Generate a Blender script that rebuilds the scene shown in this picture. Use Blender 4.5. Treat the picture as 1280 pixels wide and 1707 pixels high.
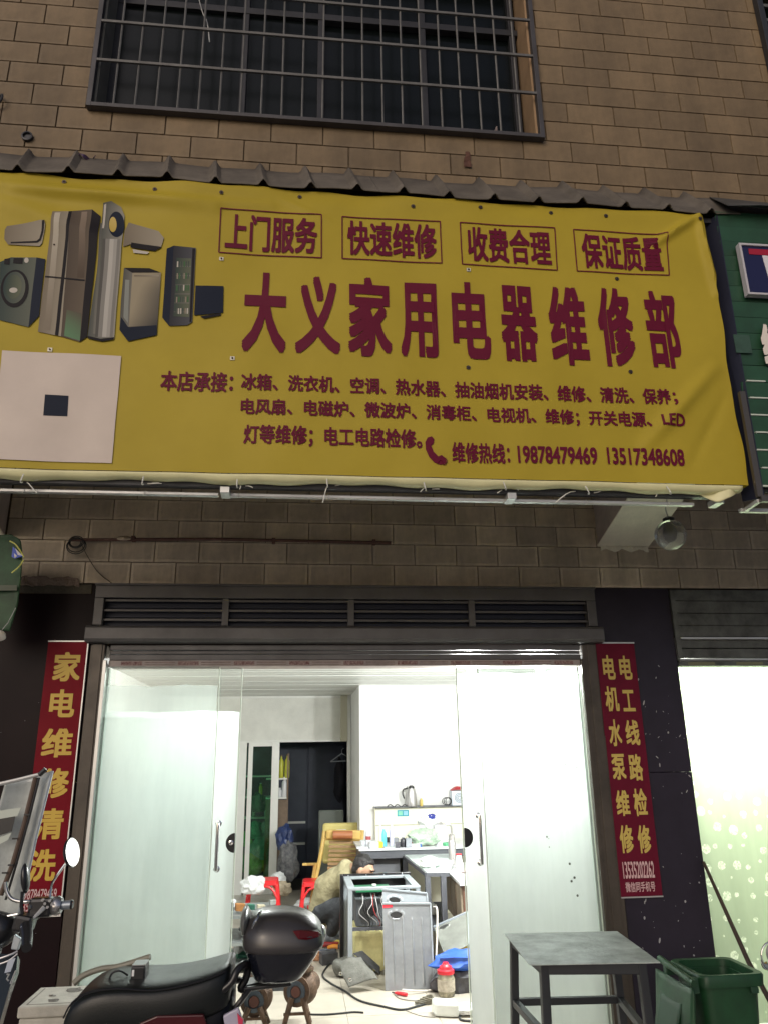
import bpy, math, random
import numpy as np
from math import sin, cos, pi, radians, sqrt, exp
random.seed(7)
SC = bpy.context.scene
for o in list(bpy.data.objects): bpy.data.objects.remove(o)
COL = SC.collection

# ------------------------------------------------------------------ camera
FPX, PITCH, YAW, ROLL = 1280.0, .3119, .1100, -.0154
CAM = np.array([0.0, -5.238, 1.5])
_f = np.array([sin(YAW)*cos(PITCH), cos(YAW)*cos(PITCH), sin(PITCH)])
_r = np.array([cos(YAW), -sin(YAW), 0.0])
_u = np.cross(_r, _f)
_r, _u = cos(ROLL)*_r + sin(ROLL)*_u, -sin(ROLL)*_r + cos(ROLL)*_u
from mathutils import Matrix, Vector, noise
cam = bpy.data.cameras.new('camera'); camo = bpy.data.objects.new('camera', cam); COL.objects.link(camo)
M = Matrix.Identity(4)
for i in range(3):
    M[i][0] = _r[i]; M[i][1] = _u[i]; M[i][2] = -_f[i]; M[i][3] = CAM[i]
camo.matrix_world = M
cam.sensor_fit = 'VERTICAL'; cam.sensor_height = 24.0; cam.lens = 24.0*FPX/1707.0
cam.clip_start = 0.05; cam.clip_end = 400
SC.camera = camo

# ------------------------------------------------------------------ world, sun (the dim glow of the street), exposure
w = bpy.data.worlds.new('World'); SC.world = w; w.use_nodes = True
nt = w.node_tree; bg = nt.nodes['Background']
sky = nt.nodes.new('ShaderNodeTexSky'); sky.sky_type = 'NISHITA'; sky.sun_disc = False
SUN_EL, SUN_AZ = radians(24), radians(-28)       # light arrives from the street side, from the left
sky.sun_elevation = SUN_EL; sky.sun_rotation = pi + SUN_AZ*-1
nt.links.new(sky.outputs[0], bg.inputs[0]); bg.inputs[1].default_value = 0.098
sky.air_density = .5; sky.dust_density = 3.0
sl = bpy.data.lights.new('sun', 'SUN'); sl.energy = 0.14; sl.angle = radians(12); sl.color = (1.0, .76, .50)
so = bpy.data.objects.new('sun', sl); COL.objects.link(so)
dirv = Vector((sin(-SUN_AZ)*cos(SUN_EL), cos(SUN_AZ)*cos(SUN_EL), -sin(SUN_EL)))
so.rotation_euler = dirv.to_track_quat('-Z', 'Y').to_euler(); so.location = (-3, -8, 6)
SC.view_settings.view_transform = 'Standard'; SC.view_settings.look = 'None'
SC.view_settings.exposure = 0.0; SC.view_settings.gamma = 1.0
SC.view_settings.use_curve_mapping = False
SC.render.engine = 'CYCLES'
SC.cycles.use_denoising = True
SC.cycles.max_bounces = 8; SC.cycles.transparent_max_bounces = 16
SC.cycles.sample_clamp_indirect = 4.0
SC.cycles.caustics_reflective = False; SC.cycles.caustics_refractive = False

# ------------------------------------------------------------------ measuring: a point seen at photo pixel (x, y) on a plane
def _ray(x, y): return _f*FPX + _r*(x-640) - _u*(y-853.5)
def W(x, y, Y=0.0):
    v = _ray(x, y); p = CAM + v*((Y-CAM[1])/v[1]); return (float(p[0]), float(Y), float(p[2]))
def G(x, y, Z=0.0):
    v = _ray(x, y); p = CAM + v*((Z-CAM[2])/v[2]); return (float(p[0]), float(p[1]), float(Z))
def PJ(p):
    d = np.array(p)-CAM; q = _f@d; return 640+FPX*(_r@d)/q, 853.5-FPX*(_u@d)/q
FZ = -0.13          # shop floor
GZ = -0.21          # street

# ------------------------------------------------------------------ materials
MATS = {}
def mat(name, col, rough=.6, metal=0., var=.0, vscale=6., bump=0., bscale=60., emis=None, estr=0., spec=.5, coat=0., var2=None, rnd=0., alpha=None, trans=0.):
    if name in MATS: return MATS[name]
    m = bpy.data.materials.new(name); m.use_nodes = True; n = m.node_tree.nodes; l = m.node_tree.links
    b = n['Principled BSDF']
    b.inputs['Base Color'].default_value = (*col, 1); b.inputs['Roughness'].default_value = rough
    b.inputs['Metallic'].default_value = metal; b.inputs['Specular IOR Level'].default_value = spec
    b.inputs['Coat Weight'].default_value = coat
    if trans: b.inputs['Transmission Weight'].default_value = trans
    tc = n.new('ShaderNodeTexCoord'); src = None
    if var or rnd:
        mx = n.new('ShaderNodeMix'); mx.data_type = 'RGBA'; mx.blend_type = 'MIX'
        mx.inputs[6].default_value = (*col, 1)
        c2 = var2 if var2 else tuple(c*(1-var) for c in col)
        mx.inputs[7].default_value = (*c2, 1)
        if var:
            nz = n.new('ShaderNodeTexNoise'); nz.inputs['Scale'].default_value = vscale; nz.inputs['Detail'].default_value = 6
            nz.inputs['Roughness'].default_value = .65
            l.new(tc.outputs['Object'], nz.inputs['Vector'])
            rp = n.new('ShaderNodeValToRGB'); rp.color_ramp.elements[0].position = .36; rp.color_ramp.elements[1].position = .66
            l.new(nz.outputs[0], rp.inputs[0]); l.new(rp.outputs[0], mx.inputs[0])
        else: mx.inputs[0].default_value = 0
        out = mx.outputs[2]
        if rnd:
            oi = n.new('ShaderNodeObjectInfo'); mr = n.new('ShaderNodeMapRange')
            mr.inputs[3].default_value = 1-rnd; mr.inputs[4].default_value = 1+rnd
            l.new(oi.outputs['Random'], mr.inputs[0])
            hv = n.new('ShaderNodeHueSaturation'); l.new(mr.outputs[0], hv.inputs['Value']); l.new(out, hv.inputs['Color']); out = hv.outputs[0]
        l.new(out, b.inputs['Base Color'])
        if var:
            rr = n.new('ShaderNodeMapRange'); rr.inputs[3].default_value = max(.03, rough-.08); rr.inputs[4].default_value = min(1, rough+.12)
            l.new(nz.outputs[0], rr.inputs[0]); l.new(rr.outputs[0], b.inputs['Roughness'])
    if bump:
        nb = n.new('ShaderNodeTexNoise'); nb.inputs['Scale'].default_value = bscale; nb.inputs['Detail'].default_value = 4
        l.new(tc.outputs['Object'], nb.inputs['Vector'])
        bp = n.new('ShaderNodeBump'); bp.inputs['Strength'].default_value = bump; bp.inputs['Distance'].default_value = .01
        l.new(nb.outputs[0], bp.inputs['Height']); l.new(bp.outputs[0], b.inputs['Normal'])
    if emis:
        b.inputs['Emission Color'].default_value = (*emis, 1); b.inputs['Emission Strength'].default_value = estr
    MATS[name] = m; return m

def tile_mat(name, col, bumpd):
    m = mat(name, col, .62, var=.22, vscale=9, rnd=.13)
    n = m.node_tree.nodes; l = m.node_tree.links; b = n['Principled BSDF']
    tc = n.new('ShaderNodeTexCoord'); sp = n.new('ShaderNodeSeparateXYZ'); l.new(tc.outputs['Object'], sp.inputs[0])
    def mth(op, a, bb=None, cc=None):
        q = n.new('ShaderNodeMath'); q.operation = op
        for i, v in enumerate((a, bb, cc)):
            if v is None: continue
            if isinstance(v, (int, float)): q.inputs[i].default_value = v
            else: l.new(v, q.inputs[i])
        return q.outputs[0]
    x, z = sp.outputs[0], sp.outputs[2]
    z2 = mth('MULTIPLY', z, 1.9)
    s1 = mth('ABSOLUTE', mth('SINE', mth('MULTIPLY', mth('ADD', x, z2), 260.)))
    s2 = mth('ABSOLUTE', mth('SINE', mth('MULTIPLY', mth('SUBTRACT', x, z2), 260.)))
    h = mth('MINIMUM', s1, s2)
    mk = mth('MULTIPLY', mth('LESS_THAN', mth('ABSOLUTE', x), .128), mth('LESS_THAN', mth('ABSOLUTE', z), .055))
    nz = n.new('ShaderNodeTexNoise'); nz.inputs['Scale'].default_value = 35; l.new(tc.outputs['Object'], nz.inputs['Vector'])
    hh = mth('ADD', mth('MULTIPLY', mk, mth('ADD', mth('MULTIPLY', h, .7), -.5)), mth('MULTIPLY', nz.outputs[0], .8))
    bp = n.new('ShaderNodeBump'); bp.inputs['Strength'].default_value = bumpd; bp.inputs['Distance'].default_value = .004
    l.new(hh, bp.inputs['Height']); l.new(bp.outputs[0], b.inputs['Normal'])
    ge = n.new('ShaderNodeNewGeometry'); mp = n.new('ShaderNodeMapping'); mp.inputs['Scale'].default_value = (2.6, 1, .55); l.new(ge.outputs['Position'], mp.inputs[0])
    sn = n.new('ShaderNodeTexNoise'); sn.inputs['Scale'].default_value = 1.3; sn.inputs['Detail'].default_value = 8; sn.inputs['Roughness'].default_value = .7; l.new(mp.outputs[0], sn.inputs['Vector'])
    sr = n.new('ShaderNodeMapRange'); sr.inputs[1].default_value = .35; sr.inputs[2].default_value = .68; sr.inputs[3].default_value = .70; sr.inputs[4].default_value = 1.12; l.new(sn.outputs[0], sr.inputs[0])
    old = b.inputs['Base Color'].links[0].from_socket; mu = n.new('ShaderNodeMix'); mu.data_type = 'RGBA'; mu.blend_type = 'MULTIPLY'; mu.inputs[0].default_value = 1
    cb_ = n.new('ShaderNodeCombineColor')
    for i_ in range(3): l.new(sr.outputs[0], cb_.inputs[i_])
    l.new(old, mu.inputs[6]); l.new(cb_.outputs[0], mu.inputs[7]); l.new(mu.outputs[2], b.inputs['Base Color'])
    return m

def film_mat(name, col, tw=.72, dots=False, clear=0.):
    """frosted film: light from the far side comes through scattered"""
    m = bpy.data.materials.new(name); m.use_nodes = True; n = m.node_tree.nodes; l = m.node_tree.links
    n.remove(n['Principled BSDF']); out = n['Material Output']
    tr = n.new('ShaderNodeBsdfTranslucent'); df = n.new('ShaderNodeBsdfDiffuse'); gl = n.new('ShaderNodeBsdfGlossy')
    gl.inputs['Roughness'].default_value = .22; gl.inputs['Color'].default_value = (.9, .95, .95, 1)
    nz = n.new('ShaderNodeTexNoise'); nz.inputs['Scale'].default_value = 2.2; nz.inputs['Detail'].default_value = 7; nz.inputs['Roughness'].default_value = .6
    tc = n.new('ShaderNodeTexCoord'); mp = n.new('ShaderNodeMapping'); mp.inputs['Scale'].default_value = (3.0, 1, .6)
    l.new(tc.outputs['Object'], mp.inputs[0]); l.new(mp.outputs[0], nz.inputs['Vector'])
    rp = n.new('ShaderNodeValToRGB'); rp.color_ramp.elements[0].position = .3; rp.color_ramp.elements[1].position = .7
    rp.color_ramp.elements[0].color = (*[c*.84 for c in col], 1); rp.color_ramp.elements[1].color = (*col, 1)
    l.new(nz.outputs[0], rp.inputs[0]); cout = rp.outputs[0]
    if dots:
        vo = n.new('ShaderNodeTexVoronoi'); vo.inputs['Scale'].default_value = 9.5; vo.inputs['Randomness'].default_value = .62
        vo.voronoi_dimensions = '2D'
        mp2 = n.new('ShaderNodeMapping'); mp2.inputs['Rotation'].default_value = (radians(90), 0, 0)
        l.new(tc.outputs['Object'], mp2.inputs[0]); l.new(mp2.outputs[0], vo.inputs['Vector'])
        # each flower its own radius
        sep = n.new('ShaderNodeSeparateColor'); l.new(vo.outputs['Color'], sep.inputs[0])
        mr = n.new('ShaderNodeMapRange'); mr.inputs[3].default_value = .12; mr.inputs[4].default_value = .36; l.new(sep.outputs[0], mr.inputs[0])
        n2 = n.new('ShaderNodeTexNoise'); n2.inputs['Scale'].default_value = 60; l.new(tc.outputs['Object'], n2.inputs['Vector'])
        ad = n.new('ShaderNodeMath'); ad.operation = 'MULTIPLY_ADD'; l.new(n2.outputs[0], ad.inputs[0]); ad.inputs[1].default_value = .12; l.new(vo.outputs['Distance'], ad.inputs[2])
        lt = n.new('ShaderNodeMath'); lt.operation = 'LESS_THAN'; l.new(ad.outputs[0], lt.inputs[0]); l.new(mr.outputs[0], lt.inputs[1])
        n3 = n.new('ShaderNodeTexNoise'); n3.inputs['Scale'].default_value = 90; l.new(tc.outputs['Object'], n3.inputs['Vector'])
        mm = n.new('ShaderNodeMath'); mm.operation = 'MULTIPLY'; l.new(lt.outputs[0], mm.inputs[0])
        r3 = n.new('ShaderNodeMapRange'); r3.inputs[1].default_value = .3; r3.inputs[2].default_value = .6; l.new(n3.outputs[0], r3.inputs[0]); l.new(r3.outputs[0], mm.inputs[1])
        mx = n.new('ShaderNodeMix'); mx.data_type = 'RGBA'; l.new(mm.outputs[0], mx.inputs[0]); l.new(rp.outputs[0], mx.inputs[6]); mx.inputs[7].default_value = (.9, .95, .78, 1)
        cout = mx.outputs[2]
    l.new(cout, tr.inputs[0]); l.new(cout, df.inputs[0])
    m1 = n.new('ShaderNodeMixShader'); m1.inputs[0].default_value = tw; l.new(df.outputs[0], m1.inputs[1]); l.new(tr.outputs[0], m1.inputs[2])
    m2 = n.new('ShaderNodeMixShader'); m2.inputs[0].default_value = .07; l.new(m1.outputs[0], m2.inputs[1]); l.new(gl.outputs[0], m2.inputs[2])
    if clear:
        tp = n.new('ShaderNodeBsdfTransparent'); m3 = n.new('ShaderNodeMixShader'); m3.inputs[0].default_value = clear
        l.new(m2.outputs[0], m3.inputs[1]); l.new(tp.outputs[0], m3.inputs[2]); m2 = m3
    l.new(m2.outputs[0], out.inputs[0]); return m

def glass_mat(name, tint=(.965, .985, .975), g=.1):
    m = bpy.data.materials.new(name); m.use_nodes = True; n = m.node_tree.nodes; l = m.node_tree.links
    n.remove(n['Principled BSDF']); out = n['Material Output']
    t = n.new('ShaderNodeBsdfTransparent'); t.inputs[0].default_value = (*tint, 1)
    gl = n.new('ShaderNodeBsdfGlossy'); gl.inputs['Roughness'].default_value = .03
    lw = n.new('ShaderNodeLayerWeight'); lw.inputs[0].default_value = .35
    mr = n.new('ShaderNodeMapRange'); mr.inputs[3].default_value = g*.4; mr.inputs[4].default_value = g*4; l.new(lw.outputs[1], mr.inputs[0])
    mx = n.new('ShaderNodeMixShader'); l.new(mr.outputs[0], mx.inputs[0]); l.new(t.outputs[0], mx.inputs[1]); l.new(gl.outputs[0], mx.inputs[2])
    l.new(mx.outputs[0], out.inputs[0]); return m

def emit_mat(name, col, s):
    return mat(name, (.8, .8, .8), emis=col, estr=s)

# ------------------------------------------------------------------ mesh builder
class MB:
    def __init__(s): s.v = []; s.f = []
    def add(s, vs, fs):
        b = len(s.v); s.v += [tuple(map(float, v)) for v in vs]; s.f += [tuple(i+b for i in f) for f in fs]; return s
    def box(s, x0, x1, y0, y1, z0, z1):
        vs = [(x, y, z) for z in (z0, z1) for y in (y0, y1) for x in (x0, x1)]
        return s.add(vs, [(0,2,3,1),(4,5,7,6),(0,1,5,4),(2,6,7,3),(0,4,6,2),(1,3,7,5)])
    def obox(s, c, ax, ay, az, hx, hy, hz):
        c = Vector(c); ax = Vector(ax).normalized(); ay = Vector(ay).normalized(); az = Vector(az).normalized()
        vs = [c+ax*(hx*i)+ay*(hy*j)+az*(hz*k) for k in (-1, 1) for j in (-1, 1) for i in (-1, 1)]
        return s.add(vs, [(0,2,3,1),(4,5,7,6),(0,1,5,4),(2,6,7,3),(0,4,6,2),(1,3,7,5)])
    def bar(s, p, q, w, h, up=(0, 0, 1)):
        p = Vector(p); q = Vector(q); d = (q-p); L = d.length; d.normalize(); up = Vector(up)
        if abs(d.dot(up)) > .95: up = Vector((0, 1, 0))
        a = d.cross(up).normalized(); b = a.cross(d)
        return s.obox((p+q)/2, d, a, b, L/2, w/2, h/2)
    def rings(s, rs, cap=True, close=True):
        n = len(rs[0]); vs = [v for r in rs for v in r]; fs = []
        for i in range(len(rs)-1):
            for j in range(n if close else n-1):
                a = i*n+j; b = i*n+(j+1) % n; fs.append((a, b, b+n, a+n))
        if cap: fs.append(tuple(range(n))[::-1]); fs.append(tuple(range((len(rs)-1)*n, len(rs)*n)))
        return s.add(vs, fs)
    def tube(s, pts, r, n=8, smooth=0, cap=True):
        P = [Vector(p) for p in pts]
        rr = list(r) if isinstance(r, (list, tuple)) else [r]*len(P)
        if smooth:
            Q = []; R2 = []
            for i in range(len(P)-1):
                p0 = P[max(0, i-1)]; p1 = P[i]; p2 = P[i+1]; p3 = P[min(len(P)-1, i+2)]
                for k in range(smooth):
                    t = k/smooth
                    Q.append(.5*((2*p1)+(-p0+p2)*t+(2*p0-5*p1+4*p2-p3)*t*t+(-p0+3*p1-3*p2+p3)*t**3)); R2.append(rr[i]*(1-t)+rr[i+1]*t)
            Q.append(P[-1]); R2.append(rr[-1]); P, rr = Q, R2
        rs = []; a = None
        for i, p in enumerate(P):
            d = (P[min(i+1, len(P)-1)]-P[max(i-1, 0)])
            if d.length < 1e-9: d = Vector((0, 0, 1))
            d.normalize()
            if a is None:
                a = d.cross(Vector((0, 0, 1)) if abs(d.z) < .9 else Vector((1, 0, 0))).normalized()
            else:
                a = (a - d*a.dot(d)).normalized()
            b = d.cross(a); rs.append([p+(a*cos(2*pi*j/n)+b*sin(2*pi*j/n))*rr[i] for j in range(n)])
        return s.rings(rs, cap)
    def lathe(s, prof, c, axis=(0, 0, 1), n=20):
        """prof: list of (radius, distance along axis)"""
        d = Vector(axis).normalized(); a = d.cross(Vector((0, 0, 1)) if abs(d.z) < .9 else Vector((1, 0, 0))).normalized(); b = d.cross(a); c = Vector(c)
        return s.rings([[c+d*h+(a*cos(2*pi*j/n)+b*sin(2*pi*j/n))*max(r, 1e-4) for j in range(n)] for r, h in prof])
    def ell(s, c, rx, ry, rz, n=16, m=10, rot=None):
        R = rot or Matrix.Identity(3); c = Vector(c)
        return s.rings([[c+R@Vector((rx*sin(pi*i/m)*cos(2*pi*j/n)+0, ry*sin(pi*i/m)*sin(2*pi*j/n), rz*cos(pi*i/m))) for j in range(n)] for i in [.02]+list(range(1, m))+[m-.02]])
    def prism(s, poly, d):
        """planar polygon (list of 3-D points) given thickness vector d"""
        n = len(poly); d = Vector(d); vs = [Vector(p) for p in poly]+[Vector(p)+d for p in poly]
        fs = [tuple(range(n)), tuple(range(n, 2*n))[::-1]]+[(i, i+n, (i+1) % n+n, (i+1) % n) for i in range(n)]
        return s.add(vs, fs)
    def grid(s, fn, nu, nv):
        vs = [fn(i/nu, j/nv) for j in range(nv+1) for i in range(nu+1)]
        return s.add(vs, [(j*(nu+1)+i, j*(nu+1)+i+1, (j+1)*(nu+1)+i+1, (j+1)*(nu+1)+i) for j in range(nv) for i in range(nu)])

ORG = {}
def link(name, me, parent=None):
    o = bpy.data.objects.new(name, me); COL.objects.link(o)
    if parent is not None: o.parent = parent
    return o
def tagit(o, label=None, cat=None, group=None, kind=None):
    if label: o['label'] = label
    if cat: o['category'] = cat
    if group: o['group'] = group
    if kind: o['kind'] = kind
    return o
def thing(name, label, cat, loc, group=None):
    o = bpy.data.objects.new(name, None); COL.objects.link(o); o.location = loc; o.empty_display_size = .1
    ORG[o.name] = Vector(loc); return tagit(o, label, cat, group)
def part(name, mb, m, parent=None, smooth=False, bevel=0., label=None, kind=None, org=None, solid=0., remesh=0., sub=0, fixn=True):
    """links the collected shapes as ONE mesh object; a top-level one gets its origin at org"""
    if parent is not None: O = ORG[parent.name]
    else:
        O = Vector(org) if org is not None else sum((Vector(v) for v in mb.v), Vector())/len(mb.v)
    me = bpy.data.meshes.new(name); me.from_pydata([tuple(Vector(v)-O) for v in mb.v], [], mb.f); me.update()
    if fixn:
        import bmesh
        bm = bmesh.new(); bm.from_mesh(me); bmesh.ops.recalc_face_normals(bm, faces=bm.faces); bm.to_mesh(me); bm.free()
    me.materials.append(m)
    o = link(name, me, parent)
    if parent is None: o.location = O
    ORG[o.name] = O
    if smooth:
        me.polygons.foreach_set('use_smooth', [True]*len(me.polygons))
    if solid:
        s_ = o.modifiers.new('solid', 'SOLIDIFY'); s_.thickness = solid; s_.offset = 0
    if remesh:
        r_ = o.modifiers.new('remesh', 'REMESH'); r_.mode = 'VOXEL'; r_.voxel_size = remesh; r_.use_smooth_shade = True
        q_ = o.modifiers.new('sm', 'SMOOTH'); q_.factor = .5; q_.iterations = 6
    if sub:
        u_ = o.modifiers.new('sub', 'SUBSURF'); u_.levels = sub; u_.render_levels = sub
    if bevel:
        b_ = o.modifiers.new('bevel', 'BEVEL'); b_.width = bevel; b_.segments = 2; b_.limit_method = 'ANGLE'; b_.angle_limit = radians(40)
    if smooth and not remesh and not sub:
        try:
            me.set_sharp_from_angle(angle=radians(42))
        except Exception: pass
    if label: o['label'] = label
    if kind: o['kind'] = kind
    return o
def copy_thing(root, delta, label=None):
    r = root.copy(); COL.objects.link(r); r.location = Vector(root.location)+Vector(delta)
    ORG[r.name] = Vector(r.location)
    if label: r['label'] = label
    for ch in list(root.children):
        c = ch.copy(); COL.objects.link(c); c.parent = r
        for g in list(ch.children):
            d = g.copy(); COL.objects.link(d); d.parent = c
    return r
def B(x0, x1, y0, y1, z0, z1): return MB().box(x0, x1, y0, y1, z0, z1)
def disturb(mb, amp, sc, seed=0):
    for i, v in enumerate(mb.v):
        q = Vector(v)*sc+Vector((seed*7.3, seed*3.1, seed)); d = noise.noise_vector(q)
        mb.v[i] = (v[0]+d[0]*amp, v[1]+d[1]*amp, v[2]+d[2]*amp)
    return mb

# =================================================================== STRUCTURE
m_concrete = mat('concrete', (.55, .52, .47), .7, var=.35, vscale=1.5, bump=.4, bscale=30)
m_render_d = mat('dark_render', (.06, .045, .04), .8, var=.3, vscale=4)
g = MB().box(-60, 60, -60, .0, GZ-.3, GZ)
gnd = part('ground', g, m_concrete, org=(0, -5, GZ)); tagit(gnd, 'dim concrete forecourt in front of the repair shop', None, None, 'structure')
sb = MB().box(-1.37, 2.08, -.02, .0, GZ, FZ); sb.box(-1.37, 2.08, -.16, -.022, GZ, GZ+.04)
tagit(part('doorstep', sb, m_concrete, org=(.3, 0, GZ)), 'low concrete step under the sliding glass doors', None, None, 'structure')

# ---- lower facade wall: backing plus single tiles
HB = .1506; WB = .3; Z0 = 2.656; X0 = -1.757
m_joint = mat('tile_joint', (.10, .075, .048), .9)
m_tile_lo = tile_mat('lower_tile_lit', (.72, .61, .47), .8)  # lighter copy of the same tile: shop light under the banner put in
m_tile_up = tile_mat('upper_tile_dim', (.225, .158, .085), .35)  # darker, yellower copy of the same tile: warm street light put in
bk = B(-6, 6, .009, .25, Z0+.002, 3.6)
lower = part('facade_wall', bk, m_joint, org=(0, .1, Z0)); tagit(lower, 'beige tiled wall strip between the yellow banner and the shutter box', None, None, 'structure')
TM = {}
def tile_mesh(x0, x1, z0, z1, m, key):
    """local tile, centred on the full tile's centre so that its relief keeps its place"""
    k = (round(x0, 3), round(x1, 3), round(z0, 3), round(z1, 3), key)
    if k in TM: return TM[k]
    j = .0018; e = .0025; a, b, c, d = x0+j, x1-j, z0+j, z1-j
    vs = [(a, .0, c), (b, .0, c), (b, .0, d), (a, .0, d), (a+e, -.008, c+e), (b-e, -.008, c+e), (b-e, -.008, d-e), (a+e, -.008, d-e)]
    fs = [(4,5,6,7), (0,1,5,4), (1,2,6,5), (2,3,7,6), (3,0,4,7)]
    me = bpy.data.meshes.new('tile'); me.from_pydata(vs, [], fs); me.update(); me.materials.append(m); TM[k] = me; return me
def lay_tiles(parent, Yf, rows, zfun, joff, xlo, xhi, m, key, holes=(), zmax=99):
    O = ORG[parent.name]
    for r in rows:
        zc = zfun(r)+HB/2; off = joff(r)
        k0 = math.floor((xlo-off)/WB)-1
        for k in range(k0, k0+60):
            a = off+k*WB; b = a+WB
            segs = [(max(a, xlo), min(b, xhi))]
            for hx0, hx1, hz0, hz1 in holes:
                if zc > hz0 and zc < hz1:
                    ns = []
                    for s0, s1 in segs:
                        if s1 <= hx0 or s0 >= hx1: ns.append((s0, s1))
                        else:
                            if s0 < hx0: ns.append((s0, hx0))
                            if s1 > hx1: ns.append((hx1, s1))
                    segs = ns
            for s0, s1 in segs:
                if s1-s0 < .02: continue
                c = (a+b)/2
                me = tile_mesh(s0-c, s1-c, -HB/2, HB/2, m, key)
                o = link('tile', me, parent); o.location = Vector((c, Yf+.008+random.uniform(-.0008, .0008), zc))-O
                o.rotation_euler = (random.uniform(-.004, .004), 0, random.uniform(-.004, .004))
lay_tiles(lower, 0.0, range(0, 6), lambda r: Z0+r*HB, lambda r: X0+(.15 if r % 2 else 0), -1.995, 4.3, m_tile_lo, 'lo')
part('mortar_edge', disturb(MB().grid(lambda u, v: (-1.90+u*.42, -.012-.01*v, Z0-.02+v*.055), 40, 4), .016, 26, 3), mat('rough_mortar', (.2, .15, .12), .95, bump=.8, bscale=80), lower, solid=.01, label='broken mortar patch above the left pillar')

# ---- upper storey, which juts out over the shop front
YU = -1.62; ZU0 = 4.914-2*HB
up = MB()
wx0, wx1, wz0, wz1 = -1.235, 1.375, 5.066, 6.62
w2x0, w2x1, w2z0, w2z1 = 3.0, 4.6, 5.66, 6.62
yb = YU+.009
up.box(-6, wx0, yb, YU+.25, 3.6, 7.2); up.box(wx0, wx1, yb, YU+.25, 3.6, wz0); up.box(wx0, wx1, yb, YU+.25, wz1, 7.2)
up.box(wx1, w2x0, yb, YU+.25, 3.6, 7.2); up.box(w2x0, 6, yb, YU+.25, 3.6, w2z0); up.box(w2x0, w2x1, yb, YU+.25, w2z1, 7.2); up.box(w2x1, 6, yb, YU+.25, w2z0, 7.2)
up.box(-6, 6, YU+.25, .5, 3.6, 3.75)
upper = part('upper_wall', up, m_joint, org=(0, YU, 4.6)); tagit(upper, 'beige tiled upper storey wall around the barred window', None, None, 'structure')
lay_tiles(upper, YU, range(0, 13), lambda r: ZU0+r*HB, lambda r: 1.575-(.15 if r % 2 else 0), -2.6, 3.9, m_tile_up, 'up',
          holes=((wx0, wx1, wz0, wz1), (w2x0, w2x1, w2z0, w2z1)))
part('window_reveal', MB().box(wx0-.001, wx0+.012, YU+.0, YU+.25, wz0, wz1), mat('reveal_grey', (.2, .19, .16), .8, var=.2), upper)
part('window_reveal', MB().box(wx1-.012, wx1+.001, YU+.0, YU+.25, wz0, wz1), mat('reveal_tile', (.38, .25, .14), .7, var=.2), upper)
part('rust_stain', disturb(MB().grid(lambda u, v: (W(778, 268, YU)[0]+(u-.5)*.05*(1-v*.5), YU-.012, W(778, 268, YU)[2]+(v-.5)*.11), 6, 10), .008, 40, 2), mat('rust_brown', (.10, .045, .03), .9), upper, label='small brown stain on one tile')

# ---- barred window
m_bar = mat('bar_iron', (.16, .155, .145), .55, metal=.4, var=.3, vscale=12)
m_dark_al = mat('dark_alloy', (.055, .055, .06), .45, metal=.5, var=.25)
m_winglass = mat('window_glass', (.004, .006, .006), .2, spec=.25)
wn = thing('barred_window', 'wide dark window behind an iron grille above the yellow banner', 'window', (0.07, YU, wz0))
part('pane', B(wx0+.012, .05, YU+.19, YU+.2, wz0, wz1), m_winglass, wn); part('pane', B(.06, wx1-.012, YU+.21, YU+.22, wz0, wz1), m_winglass, wn)
part('curtain', MB().grid(lambda u, v: (wx0+.02+u*(wx1-wx0-.04), YU+.30+.018*sin(u*130)+.01*sin(u*47), wz0+v*1.5), 260, 1), mat('curtain_cloth', (.016, .02, .016), .95), wn, smooth=True)
fm = MB()
for x in (wx0+.03, -.42, .06, .72, wx1-.05): fm.box(x-.02, x+.02, YU+.17, YU+.23, wz0, wz1)
fm.box(wx0+.012, wx1-.012, YU+.165, YU+.235, wz0, wz0+.05); fm.box(wx0+.012, wx1-.012, YU+.165, YU+.235, wz0+1.02, wz0+1.07)
part('window_frame', fm, m_dark_al, wn, bevel=.003)
gf = MB(); gf.box(wx0-.028, wx0+.0, YU-.045, YU-.004, wz0-.022, wz1+.04); gf.box(wx1, wx1+.028, YU-.045, YU-.004, wz0-.022, wz1+.04); gf.box(wx0, wx1, YU-.046, YU-.004, wz0-.022, wz0+.004)
gr = part('grille_frame', gf, mat('grille_paint', (.075, .07, .072), .5, metal=.3, var=.3), wn, bevel=.002)
nb = 22
for i in range(1, nb):
    x = wx0+i*(wx1-wx0)/nb
    part('vertical_bar', MB().tube([(x, YU-.03, wz0), (x+random.uniform(-.003, .003), YU-.03, wz1)], .0065, 6), m_bar, wn)
for i in range(1, 6):
    z = wz0+i*.297+.02
    part('cross_bar', MB().box(wx0, wx1, YU-.046, YU-.034, z-.0085, z+.0085), m_bar, wn)
part('hanging_wire', MB().tube([W(330, -10, YU+.05), W(338, 20, YU+.03), W(346, 38, YU-.01), W(350, 70, YU-.05)], .003, 5, smooth=5), mat('white_cord', (.5, .5, .48), .7), wn)
cg = MB(); c0 = W(822, 212, YU-.0); cg.ell((c0[0]-.02, YU+.05, c0[2]-.02), .045, .03, .028, 10, 6); cg.tube([(c0[0]+.0, YU+.05, c0[2]-.01), (c0[0]+.03, YU+.05, c0[2]+.02), (c0[0]+.035, YU+.05, c0[2]+.06)], [.02, .013, .007], 7)
tagit(part('crumpled_rag', cg, mat('rag_grey', (.2, .16, .15), .9), remesh=.006), 'small pale rag lying on the sill behind the grille', 'rag')
w2 = thing('barred_window', 'edge of a second barred window at the top right corner', 'window', (3.5, YU, w2z0))
part('pane', B(w2x0, w2x1, YU+.19, YU+.2, w2z0, w2z1), m_winglass, w2)
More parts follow.
